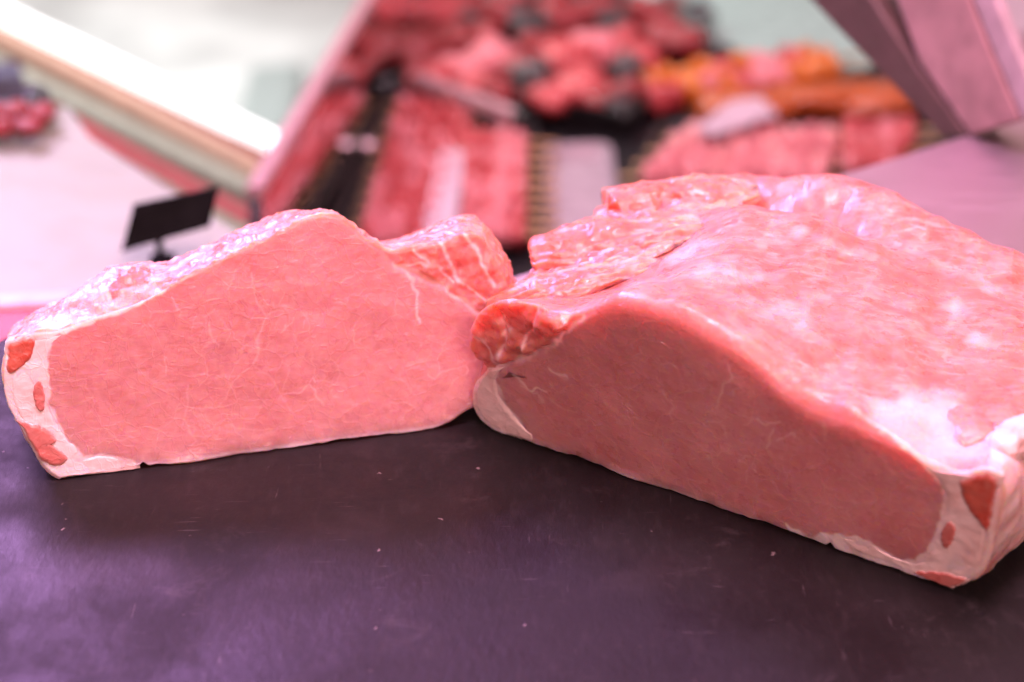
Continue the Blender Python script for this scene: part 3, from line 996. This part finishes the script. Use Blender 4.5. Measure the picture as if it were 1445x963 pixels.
def strip(name, path, ru, rd, frame, mat, parent, mask_fn, seed, n=70, m=44, blunt=.10, taper=.45, groove=.0012, power=3.0, ragged=0.0):
    """a ragged strip of meat or fat: path of (pixel x, pixel y, w), flattened section ru high and rd deep"""
    P = []
    for x, y, w_ in path:
        P.append(frame.pos(frame.uv((x, y), w_, 0.0), np.array(w_), np.array(0.0)))
    C = catmull(np.array(P), n)
    T = np.gradient(C, axis=0)
    T /= np.linalg.norm(T, axis=1)[:, None]
    up = np.array([0, 0, 1.0])
    S_ = np.cross(T, up)
    S_ /= np.linalg.norm(S_, axis=1)[:, None]
    U_ = np.cross(S_, T)
    t = np.linspace(0, 1, n)
    prof = np.sqrt(np.clip(1 - ((blunt - t).clip(0) / blunt) ** 2, 0, 1)) * np.sqrt(np.clip(1 - ((t - (1 - taper)).clip(0) / taper) ** 2, 0, 1))
    prof = np.maximum(prof, .02)
    an = np.linspace(0, 2 * math.pi, m, endpoint=False)
    cs, sn = np.cos(an), np.sin(an)
    sq = (np.abs(cs) ** power + np.abs(sn) ** power) ** (-1 / power)
    tz = np.c_[t * 3.2 + seed * 3.1, np.zeros(n), np.zeros(n)]
    rag = 1 + ragged * fbm(tz, 1.0, 3, seed)
    sway = ragged * .006 * fbm(tz, .6, 2, seed + 9)
    rings = []
    for k in range(n):
        rings.append(C[k] + S_[k] * sway[k] + (S_[k] * (cs * sq)[:, None] * rd * rag[k] + U_[k] * (sn * sq)[:, None] * ru) * prof[k])
    V = np.vstack(rings)
    Q = ring_quads(n, m)
    N, Q = outward(V, Q)
    tt = np.repeat(t, m)
    aa = np.tile(an, n)
    fib = np.c_[tt * 2.2, np.cos(aa) * 1.6, np.sin(aa) * 1.6]
    d = -np.abs(fbm(fib + seed, 1.6, 3, seed)) * groove * 2 + fbm(V, 60, 2, seed) * .0016 + fbm(V, 320, 2, seed) * .0004 - np.abs(fbm(np.c_[tt * 1.6, np.cos(aa) * 4.5, np.sin(aa) * 4.5], 1.2, 2, seed + 4)) * .0013
    V = V + N * d[:, None]
    Qx = Q.tolist()
    Qx.append(list(range(m))[::-1] if np.dot(np.cross(V[1] - V[0], V[2] - V[1]), T[0]) > 0 else list(range(m)))
    e_ = [(n - 1) * m + i for i in range(m)]
    Qx.append(e_ if np.dot(np.cross(V[e_[1]] - V[e_[0]], V[e_[2]] - V[e_[1]]), T[-1]) > 0 else e_[::-1])
    return mesh_obj(name, V, Qx, mat, parent, mask=mask_fn(V, fib, tt))


def red_strip(V, fib, t):
    f = smooth(fbm(fib, 1.5, 3, 3), .26, .5) * .36 + smooth(fbm(V, 130, 2, 6), .35, .6) * .15
    return np.c_[f.clip(0, .8), np.full(len(V), .95) - .45 * smooth(t, .4, 1), np.full(len(V), .2) + .4 * smooth(t, .5, 1), np.zeros(len(V))]


def fat_strip(V, fib, t):
    return np.c_[.85 + .2 * fbm(V, 120, 2, 2), .1 + 0 * t, .3 + 0 * t, 0 * t]


def membrane(V, fib, t):
    return np.c_[.12 + .5 * fbm(V, 90, 2, 2).clip(0), .75 + .3 * fbm(V, 60, 2, 5), .2 + 0 * t, 0 * t]


FLAPS = [([(690, 452, .006), (738, 424, .014), (800, 402, .026), (870, 384, .040), (940, 366, .054)], .0060, .0130, 1),
         ([(716, 432, .014), (770, 404, .026), (840, 382, .040), (920, 362, .054)], .0040, .0100, 12),
         ([(748, 404, .028), (800, 388, .038), (870, 366, .050), (950, 346, .064)], .0052, .0120, 2),
         ([(772, 384, .038), (830, 366, .048), (900, 350, .060), (980, 334, .074)], .0038, .0100, 13),
         ([(748, 362, .044), (790, 352, .050), (850, 342, .060), (930, 330, .072), (1020, 318, .086)], .0076, .0150, 3),
         ([(780, 346, .058), (840, 332, .068), (910, 322, .078), (1000, 310, .092)], .0040, .0120, 14),
         ([(806, 336, .070), (870, 322, .080), (950, 312, .090), (1020, 304, .100)], .0056, .0120, 4),
         ([(838, 322, .080), (890, 306, .090), (960, 296, .100), (1050, 288, .112)], .0056, .0130, 10),
         ([(858, 300, .088), (900, 288, .098), (970, 278, .112), (1075, 276, .128)], .0086, .0180, 5),
         ([(890, 280, .102), (950, 266, .112), (1010, 262, .122), (1070, 264, .132)], .0040, .0120, 15)]
for pth, ru_, rd_, sd_ in FLAPS:
    strip("edge_flap", pth, ru_, rd_, FR, M['meat_r'], loinR, red_strip, sd_, n=110, m=56, blunt=.05, taper=.65, power=1.7, ragged=.30)
strip("fat_lump", [(1206, 606, .000), (1248, 597, .006), (1290, 591, .012), (1330, 586, .016)], .0040, .0095, FR, M['fat'], loinR, fat_strip, 6, taper=.4, groove=.0004, power=2.0, ragged=.4)
strip("fat_lump", [(1262, 627, .000), (1300, 627, .004), (1340, 639, .004), (1376, 660, .002)], .0052, .0085, FR, M['fat'], loinR, fat_strip, 7, taper=.4, groove=.0004, power=2.0, ragged=.4)
strip("membrane_flap", [(1318, 634, .008), (1346, 620, .013), (1374, 611, .018), (1410, 608, .026)], .0070, .0130, FR, M['meat_r'], loinR, membrane, 8, taper=.5, blunt=.35, groove=.0006)
strip("fat_lump", [(1396, 650, .004), (1418, 632, .012), (1440, 614, .022), (1470, 595, .034)], .0080, .0080, FR, M['fat'], loinR, fat_strip, 9, taper=.4, groove=.0004, power=2.0, ragged=.5, blunt=.3)

# ------------------------------------------------------------------ the display case behind the counter
DZ = -0.30                                  # deck of the case, lower than the counter


def D(x, y, z=DZ):
    return at_z((x, y), z)


def D2(pts, z=DZ):
    return [tuple(at_z(p, z)[:2]) for p in pts]


floor = prism("shop_floor", [(-9, -1), (6, -1), (6, 14), (-9, 14)], -1.0, -.95, M['tile'])
tag(floor, kind="structure")

case = empty("display_case", tuple(D(800, 150, -.95)))
tag(case, "black decked refrigerated display case behind the counter, holding trays of meat", "display case")
prism("deck", D2([(330, 470), (1520, 470), (1520, -90), (568, -90)], DZ - .004), -.94, DZ - .004, M['black'], case)
prism("back_ledge", D2([(870, -60), (903, 12), (980, 46), (1056, 70), (1140, 84), (1222, 95), (1238, 82), (1120, -60)], -.285), DZ - .003, -.285, M['sage'], case, bevel=.003)


prism("side_ledge", D2([(338, 462), (372, 462), (648, -89), (575, -89)], DZ), DZ - .0035, DZ, M['white'], case, bevel=.001)


def bar_px(name, p, q, wpx, hgt, z, mat, parent):
    a, b = D(*p, z), D(*q, z)
    d = np.linalg.norm((a + b) / 2 - CAM)
    return box_between(name, a, b, wpx * d / F, hgt, mat, parent)


screen = empty("glass_screen", tuple(D(540, 150)))
tag(screen, "low clear glass screen with mauve top trim standing along the skewer tray", "glass screen")
bar_px("rail", (372, 466), (651, -92), 8, .014, DZ + .007, M['post'], screen)
a, b = D(372, 466, DZ + .012), D(651, -92, DZ + .012)
GH = .112
upz = np.array([0, 0, 1.0])
box_between("glass_pane", a + upz * GH / 2, b + upz * GH / 2, .010, GH, M['glass'], screen)
box_between("top_trim", a + upz * (GH + .004), b + upz * (GH + .004), .013, .010, M['post'], screen)


def ball_mesh(name, seg=16, rings=10, seed=0, amp=.0, freq=2.0, squash=(1, 1, 1)):
    V = [(0, 0, 1)]
    for r_ in range(1, rings):
        th = math.pi * r_ / rings
        for s_ in range(seg):
            ph = 2 * math.pi * s_ / seg
            V.append((math.sin(th) * math.cos(ph), math.sin(th) * math.sin(ph), math.cos(th)))
    V.append((0, 0, -1))
    V = np.array(V)
    Fs = []
    for s_ in range(seg):
        Fs.append([0, 1 + s_, 1 + (s_ + 1) % seg])
        for r_ in range(rings - 2):
            o = 1 + r_ * seg
            Fs.append([o + s_, o + seg + s_, o + seg + (s_ + 1) % seg, o + (s_ + 1) % seg])
        o = 1 + (rings - 2) * seg
        Fs.append([o + s_, len(V) - 1, o + (s_ + 1) % seg])
    if amp:
        # boxy-ish lump: pull towards a rounded cube, then noise
        m_ = np.abs(V).max(1)[:, None]
        V = V * .6 + V / m_ * .4 * .85
        V = V * (1 + amp * fbm(V, freq * .6, 3, seed))[:, None]
    V = V * np.array(squash)
    me = bpy.data.meshes.new(name)
    me.from_pydata(V.tolist(), [], Fs)
    me.polygons.foreach_set("use_smooth", [True] * len(me.polygons))
    return me


CH = {}


def chunk_mesh(kind, mat, k):
    key = (kind, mat, k)
    if key not in CH:
        me = ball_mesh(kind, seed=k * 3 + 1, amp=.28)
        me.materials.append(M[mat])
        CH[key] = me
    return CH[key]


def place(name, me, loc, scale, rot, parent=None):
    o = bpy.data.objects.new(name, me)
    o.location = loc
    o.scale = scale
    o.rotation_euler = rot
    col.objects.link(o)
    if parent:
        o.parent = parent
        o.matrix_parent_inverse = Matrix.Translation(parent.location).inverted()
    return o


for p in ((520, 205), (497, 183)):
    me = ball_mesh("screw_head", squash=(1, 1, .7))
    me.materials.append(M['counter'])
    place("screw_head", me, tuple(D(*p, DZ + .02)), (.008, .008, .008), (0, 0, 0), screen)

rnd = random.Random(11)


def tray(quad, mat, label, z=DZ, h=.025, name="meat_tray"):
    """a shallow tray with a raised lip: one mesh, its corners from the photograph"""
    P = np.array(D2(quad, z))
    area = 0.5 * np.sum(P[:, 0] * np.roll(P[:, 1], -1) - np.roll(P[:, 0], -1) * P[:, 1])
    if area < 0: P = P[::-1]
    def rc(P, r, k=5):
        out = []
        for i in range(len(P)):
            a, b, c = P[i - 1], P[i], P[(i + 1) % len(P)]
            p, q = b + (a - b) / np.linalg.norm(a - b) * r, b + (c - b) / np.linalg.norm(c - b) * r
            for t in np.linspace(0, 1, k):
                out.append((1 - t) ** 2 * p + 2 * t * (1 - t) * b + t * t * q)
        return np.array(out)
    R = rc(P, .02)
    c = R.mean(0)
    n_ = len(R)
    def ring(s, zz):
        e = R - c
        return np.c_[c + e * (1 - s / np.linalg.norm(e, axis=1)[:, None]), np.full(n_, zz)]
    rings = [ring(.012, z), ring(.002, z + h), ring(0, z + h + .001), ring(.004, z + h + .001), ring(.016, z + .004)]
    V = np.vstack(rings)
    fs = ring_quads(5, n_).tolist() + [list(range(n_))[::-1], [4 * n_ + i for i in range(n_)]]
    o = mesh_obj(name, V, fs, M[mat], None, smooth_shade=False)
    return tag(o, label, "tray")


tray([(470, 352), (782, 348), (752, 168), (548, 118)], 'black', "black tray filled with rows of pink meat skewers beside the glass screen", h=.012)
tray([(772, 400), (885, 392), (862, 222), (768, 226)], 'tray_grey', "empty mauve grey tray beside the ends of the skewer sticks", h=.015)
tray([(575, 150), (905, 196), (950, -70), (600, -70)], 'black', "black tray heaped with dark red meat pieces at the far side of the case")
tray([(905, 160), (1210, 128), (1150, 66), (900, 92)], 'black', "black tray under the orange pepper skewers", h=.012)
tray([(960, 196), (1330, 186), (1270, 108), (1000, 130)], 'black', "black tray holding orange marinated fillets", h=.012)
tray([(880, 300), (1210, 300), (1345, 196), (930, 186)], 'black', "black tray with pale pink meat skewers next to the steel counter edge", h=.012)


def skewer(p, q, n_, mats, size, z, label, group, stick=(0.04, 0.04), mz=1.0):
    """a bamboo stick through n_ pieces of meat, from pixel p to pixel q on the plane z"""
    a, b = D(*p, z), D(*q, z)
    root = empty("meat_skewer", tuple((a + b) / 2))
    tag(root, label, "skewer", group)
    d = (b - a) / np.linalg.norm(b - a)
    rz = math.atan2(d[1], d[0])
    L = np.linalg.norm(b - a)
    A, B = a - d * stick[0], b + d * stick[1]
    s1 = np.cross(d, (0, 0, 1))
    V = []
    for P_ in (A, B):
        for k in range(6):
            an = k * math.pi / 3
            V.append(P_ + (s1 * math.cos(an) + np.array([0, 0, 1]) * math.sin(an)) * .0018)
    mesh_obj("stick", V, ring_quads(2, 6).tolist() + [[5, 4, 3, 2, 1, 0], [6, 7, 8, 9, 10, 11]], M['stick'], root)
    for k in range(n_):
        c = a + (b - a) * ((k + .5) / n_)
        mt = mats[(k + rnd.randint(0, 1)) % len(mats)]
        me = chunk_mesh("chunk", mt, rnd.randint(0, 4))
        sx = L / n_ * .56
        sy = size * rnd.uniform(.85, 1.15)
        o = place("chunk", me, tuple(c + np.array([0, 0, rnd.uniform(-.002, .002)])), (sx, sy, sy * mz), (rnd.uniform(-.5, .5), rnd.uniform(-.2, .2), rz + rnd.uniform(-.12, .12)), root)
    return root


ORD = ['first', 'second', 'third', 'fourth', 'fifth', 'sixth', 'seventh', 'eighth', 'ninth', 'tenth', 'eleventh']
# skewers in the black tray by the glass screen
for i in range(11):
    t = i / 10
    y = 335 - t * 190
    xl, xr = 505 + t * 55, 612 + t * 62
    skewer((xl, y + 2), (xr, y - 2), 5, ['bg_pink', 'bg_red2'], .0125, DZ + .014, "pink and red skewer beside the glass screen, %s from the straight metal divider bar" % ORD[10 - i], "skewers next to the glass screen", (.01, .01))
for i in range(10):
    t = i / 9
    y = 330 - t * 132
    xl, xr = 650 + t * 5, 742 + t * 2
    skewer((xl, y - 2), (xr, y + 2), 4, ['bg_pink', 'bg_red2', 'bg_pink'], .0125, DZ + .015, "pink skewer with its bare stick towards the grey tray, %s from the divider bar" % ORD[9 - i], "skewers beside the grey tray", (.005, .028))
tag(prism("waxed_paper", D2([(590, 345), (640, 345), (655, 215), (622, 205)], DZ + .022), DZ + .018, DZ + .022, M['paper'], bevel=.001),
    "strip of pale pink waxed paper between two rows of skewers", "paper")
b_ = empty("tray_divider", tuple(D(665, 142, DZ + .03)))
tag(b_, "long straight mauve metal divider bar between the skewers and the red meat heap", "divider bar")
bar_px("bar", (588, 112), (728, 166), 15, .016, DZ + .034, M['post'], b_)
bar_px("end_cap", (729, 166.5), (742, 171), 19, .019, DZ + .034, M['black'], b_)

# heap of red meat at the back
heap = [(622, 22, 36, 'bg_red2'), (668, 12, 26, 'bg_red'), (720, 22, 34, 'bg_red'), (590, 70, 34, 'bg_red'), (612, 112, 30, 'bg_red2'), (648, 104, 28, 'bg_pink'), (694, 84, 32, 'bg_pink'), (676, 124, 26, 'bg_red2'),
        (800, 86, 40, 'bg_red2'), (846, 72, 34, 'bg_pink'), (822, 126, 36, 'bg_red2'), (790, 24, 34, 'bg_red'), (838, 18, 30, 'bg_red'), (900, 84, 30, 'bg_red2'), (938, 52, 32, 'bg_red'), (966, 60, 26, 'bg_red'),
        (640, 60, 32, 'bg_red'), (760, 66, 28, 'bg_red'), (700, 130, 26, 'bg_red'), (860, 140, 26, 'bg_red'), (780, 140, 24, 'bg_red2'), (915, 20, 28, 'bg_red'), (570, 20, 32, 'bg_red2'), (735, 100, 26, 'bg_red')]
r5 = random.Random(8)
for _ in range(26):
    heap.append((r5.uniform(575, 960), r5.uniform(-10, 150), r5.uniform(11, 20), r5.choice(('bg_red', 'bg_red', 'bg_red', 'bg_red2'))))
LBL = {'bg_red': "dark red chunk of raw meat in the heap at the back of the case", 'bg_red2': "bright red chunk of raw meat in the heap at the back of the case",
       'bg_pink': "pale pink chunk of raw meat in the heap at the back of the case"}
for k, (x, y, r_, mt) in enumerate(heap):
    d = np.linalg.norm(D(x, y) - CAM)
    rr = r_ * d / F
    o = place("meat_chunk", chunk_mesh("meat_piece", mt, k % 5), tuple(D(x, y, DZ + max(rr * .75, .026))), (rr * 1.05, rr * 1.15, rr * .8), (rnd.uniform(-.3, .3), rnd.uniform(-.3, .3), rnd.uniform(0, 6)))
    tag(o, ("small " if r_ < 21 else "big ") + LBL[mt].replace("chunk", "scrap" if r_ < 21 else "chunk"), "meat", "raw meat heaped at the back of the case")

# leafy garnish between the pieces
gm = []
for k in range(4):
    V, Fs = [], []
    r2 = random.Random(50 + k)
    for i in range(46):
        dv = Vector((r2.gauss(0, 1), r2.gauss(0, 1), abs(r2.gauss(0, .8)) + .2)).normalized()
        c = dv * r2.uniform(.45, 1.0)
        t1 = dv.orthogonal().normalized()
        t1.rotate(Matrix.Rotation(r2.uniform(0, 6), 3, dv))
        t2 = dv.cross(t1) * .55
        s_ = r2.uniform(.22, .40)
        q = [c - t1 * s_, c + t2 * s_ * .7 + dv * .05, c + t1 * s_ + dv * .08, c - t2 * s_ * .7 + dv * .05]
        i0 = len(V)
        V += [tuple(x_) for x_ in q] + [tuple(x_ - dv * .05) for x_ in q]
        Fs += [[i0, i0 + 1, i0 + 2, i0 + 3], [i0 + 7, i0 + 6, i0 + 5, i0 + 4]] + [[i0 + a_, i0 + 4 + a_, i0 + 4 + (a_ + 1) % 4, i0 + (a_ + 1) % 4] for a_ in range(4)]
    me = bpy.data.meshes.new("garnish_leaves")
    me.from_pydata(V, [], Fs)
    me.materials.append(M['garnish'])
    gm.append(me)
for k, (x, y, r_) in enumerate(((742, 48, 34), (752, 128, 36), (866, 46, 26), (884, 112, 28), (872, 158, 24), (660, 40, 20), (985, 40, 30))):
    rr = r_ * np.linalg.norm(D(x, y) - CAM) / F
    o = place("garnish_clump", gm[k % 4], tuple(D(x, y, DZ + .022)), (rr, rr, rr * 1.5), (0, 0, k * 1.3))
    tag(o, "dark grey green leafy garnish clump tucked between the red meat pieces", "garnish", "garnish among the red meat")

# orange pepper skewers, marinated fillets, pale skewers
for i, (p, q) in enumerate((((908, 118), (1172, 84)), ((912, 138), (1180, 102)))):
    skewer(p, q, 11, ['orange', 'bg_red2', 'orange', 'bg_pink'], .017, DZ + .018, ("orange pepper skewer lying right against the sage back ledge", "orange pepper skewer lying on the side of the marinated fillets")[i], "orange pepper skewers")
for k, (x, y, rx, ry, mt) in enumerate(((1052, 150, 62, 19, 'marin'), (1148, 140, 62, 20, 'marin'), (1230, 142, 66, 21, 'marin'))):
    s_ = np.linalg.norm(D(x, y) - CAM) / F
    o = place("marinated_fillet", chunk_mesh("fillet", mt, k), tuple(D(x, y, DZ + .018)), (rx * s_ * 1.1, ry * s_ * 2.3, .016), (0, 0, -.1 + .1 * k))
    tag(o, ["orange marinated fillet partly under the white paper", "orange marinated fillet lying between two other fillets", "orange marinated fillet closest to the slanting dark upright"][k], "fillet", "orange marinated fillets")
tag(prism("paper_sheet", D2([(982, 180), (1030, 142), (1072, 136), (1098, 160), (1060, 172), (1010, 190)], DZ + .04), DZ + .036, DZ + .040, M['paper'], bevel=.001), "folded white paper sheet lying on the orange fillets", "paper")
for i, (p, q) in enumerate((((905, 250), (1165, 256)), ((925, 232), (1172, 236)), ((945, 213), (1178, 216)), ((968, 196), (1180, 197)))):
    skewer(p, q, 9, ['bg_pale', 'bg_pink', 'bg_pink'], .0155, DZ + .016, "pale pink long meat skewer, %s from the marinated fillets" % ORD[3 - i], "pale pink skewers near the counter edge", (.02, .01))
for i, (p, q) in enumerate((((1186, 236), (1262, 232)), ((1188, 219), (1276, 215)), ((1188, 203), (1288, 198)), ((1186, 187), (1290, 183)))):
    skewer(p, q, 4, ['bg_pink', 'bg_red2'], .0135, DZ + .015, "short dusky pink skewer with bare stick, %s from the marinated fillets" % ORD[3 - i], "short skewers by the dark upright", (.005, .03))

# slanting end frame standing on the counter edge
B0 = at_z((1366, 193), -.0095)


def on_frame(p):
    d = ray(p)
    nn = np.array([e1[0], e1[1], 0])
    t = np.dot(B0 - CAM, nn) / np.dot(d, nn)
    return CAM + d * t


def frame_plate(name, poly, thick, mat, parent):
    P = np.array([on_frame(p) for p in poly])
    nn = np.array([e1[0], e1[1], 0]) * thick
    V = np.vstack([P, P + nn])
    n_ = len(P)
    fs = ring_quads(2, n_).tolist() + [list(range(n_))[::-1], list(range(n_, 2 * n_))]
    o = mesh_obj(name, V, fs, mat, parent, smooth_shade=False)
    bv = o.modifiers.new("edge", 'BEVEL')
    bv.width = .002
    bv.segments = 2
    return o


fr = empty("end_frame", tuple(B0))
tag(fr, "slanting dark and pink steel end frame rising from the counter edge", "frame")
frame_plate("dark_upright", [(1330, 196), (1366, 193), (1290, 92), (1205, -40), (1105, -40), (1180, 40), (1256, 118)], .016, M['dark'], fr)
frame_plate("steel_upright", [(1369, 193), (1440, 172), (1392, 60), (1352, -40), (1250, -40), (1296, 88)], .022, M['post'], fr)
frame_plate("edge_strip", [(1442, 171), (1472, 160), (1420, 40), (1390, -40), (1356, -40), (1396, 60)], .008, M['paper'], fr)
pk = prism("paper_pack", D2([(1398, 118), (1500, 108), (1495, 40), (1402, 44)]), DZ, DZ + .05, M['paper'], bevel=.01)
tag(pk, "white paper wrapped pack standing past the pink steel upright", "pack")
nb = prism("navy_crate", D2([(1350, 28), (1500, 24), (1500, -40), (1350, -40)]), DZ, DZ + .02, M['navy'], bevel=.003)
tag(nb, "dark navy crate behind the white wrapped pack", "crate")

# ------------------------------------------------------------------ white side cabinet with the price sign, shelf rails beyond
CZ = -.10
cab = prism("side_cabinet", D2([(-160, 150), (98, 150), (128, 192), (350, 335), (440, 470), (-160, 560)], CZ), -.95, CZ, M['cream'], bevel=.003)
tag(cab, "cream white side cabinet with a flat top behind the slate board", "cabinet")
sg = at_z((236, 374), CZ)
sign = empty("price_sign", tuple(sg))
tag(sign, "blank black price sign on a short stem standing on the cream cabinet", "price sign")
yy = sg[1]
pts = [(183, 302), (305, 276), (296, 320), (171, 356)]
P = [at_y(p, yy - .004) + np.array([0, .012 * (k in (0, 1)), 0]) for k, p in enumerate(pts)]
mesh_obj("plate", [tuple(p) for p in P] + [tuple(p + np.array([0, .0025, 0])) for p in P], ring_quads(2, 4).tolist() + [[3, 2, 1, 0], [4, 5, 6, 7]], M['sign'], sign, smooth_shade=False)
st_ = at_y((222, 340), yy)
box_between("stem", st_ + np.array([0, .004, 0]), np.array([st_[0] + .001, st_[1] + .004, CZ]), .004, .004, M['sign'], sign, up=(0, 1, 0))
prism("foot", [(st_[0] - .006, yy - .002), (st_[0] + .008, yy - .002), (st_[0] + .008, yy + .010), (st_[0] - .006, yy + .010)], CZ, CZ + .004, M['sign'], sign, bevel=.001)

rt_ = empty("red_tray", tuple(at_z((20, 450), CZ)))
tag(rt_, "red plastic tray with pink rim just past the corner of the slate board", "tray")
prism("tray_body", D2([(-120, 520), (62, 470), (100, 425), (-120, 440)], CZ + .03), CZ, CZ + .03, M['redtray'], rt_, bevel=.004)
prism("rim", D2([(-120, 438), (100, 424), (104, 408), (-120, 416)], CZ + .034), CZ, CZ + .034, M['pinkrim'], rt_, bevel=.003)
o = tray([(-60, 196), (84, 190), (70, 140), (-60, 140)], 'black', "small black tray of red meat at the rear of the cream cabinet", z=CZ, h=.012)
for k, (x, y, r_) in enumerate(((-20, 160, 24), (20, 158, 22), (58, 160, 20), (0, 178, 20), (40, 178, 20))):
    rr = r_ * np.linalg.norm(D(x, y, CZ) - CAM) / F
    o = place("meat_chunk", chunk_mesh("meat_piece", 'bg_red', k), tuple(D(x, y, CZ + .014)), (rr, rr, rr * .6), (0, 0, k))
    tag(o, "red chunk of raw meat in the small tray on the cream cabinet", "meat", "red meat on the cream cabinet")
o = prism("dark_box", D2([(-80, 112), (34, 108), (26, 84), (-80, 88)], -.16), -.95, -.16, M['navy'], bevel=.004)
tag(o, "dark purple box behind the small tray of red meat", "box")

unit = empty("shelf_unit", tuple(D(270, 200, -.95)))
tag(unit, "low shelf unit with parallel cream, beige and red edge rails past the glass screen", "shelf unit")


def ext(p, q, x0=-140, x1=428):
    s_ = (q[1] - p[1]) / (q[0] - p[0])
    return (x0, p[1] + s_ * (x0 - p[0])), (x1, p[1] + s_ * (x1 - p[0]))


for nm, p, q, wd, mt, z in (("rail", (187, 131), (346, 212), 9, 'redrail', -.372), ("rail", (187, 156), (346, 240), 32, 'beige', -.380),
                            ("rail", (187, 194), (346, 274), 28, 'greyrail', -.388), ("rail", (187, 230), (346, 316), 18, 'redrail', -.396), ("rail", (187, 258), (346, 345), 26, 'greyrail', -.404)):
    bar_px(nm, *ext(p, q), wd, .03, z, M[mt], unit)
prism("carcass", D2([ext((187, 95), (346, 172))[0], ext((187, 95), (346, 172))[1], ext((187, 268), (346, 352))[1], ext((187, 268), (346, 352))[0]], -.42), -.95, -.42, M['white'], unit)
lt = empty("lamp_tube", tuple(D(187, 108, -.34)))
tag(lt, "glowing white lamp tube along the top of the shelf unit", "lamp")
bar_px("tube", *ext((187, 108), (346, 184)), 19, .020, -.352, M['tube'], lt)
bar_px("holder", *ext((187, 110), (346, 186)), 30, .012, -.374, M['white'], lt)

cr = prism("floor_crate", D2([(318, 196), (418, 176), (432, 88), (350, 92)], -.85), -.95, -.85, M['floor_crate'], bevel=.02)
tag(cr, "grey green crate on the pale shop floor past the lamp tube", "crate")
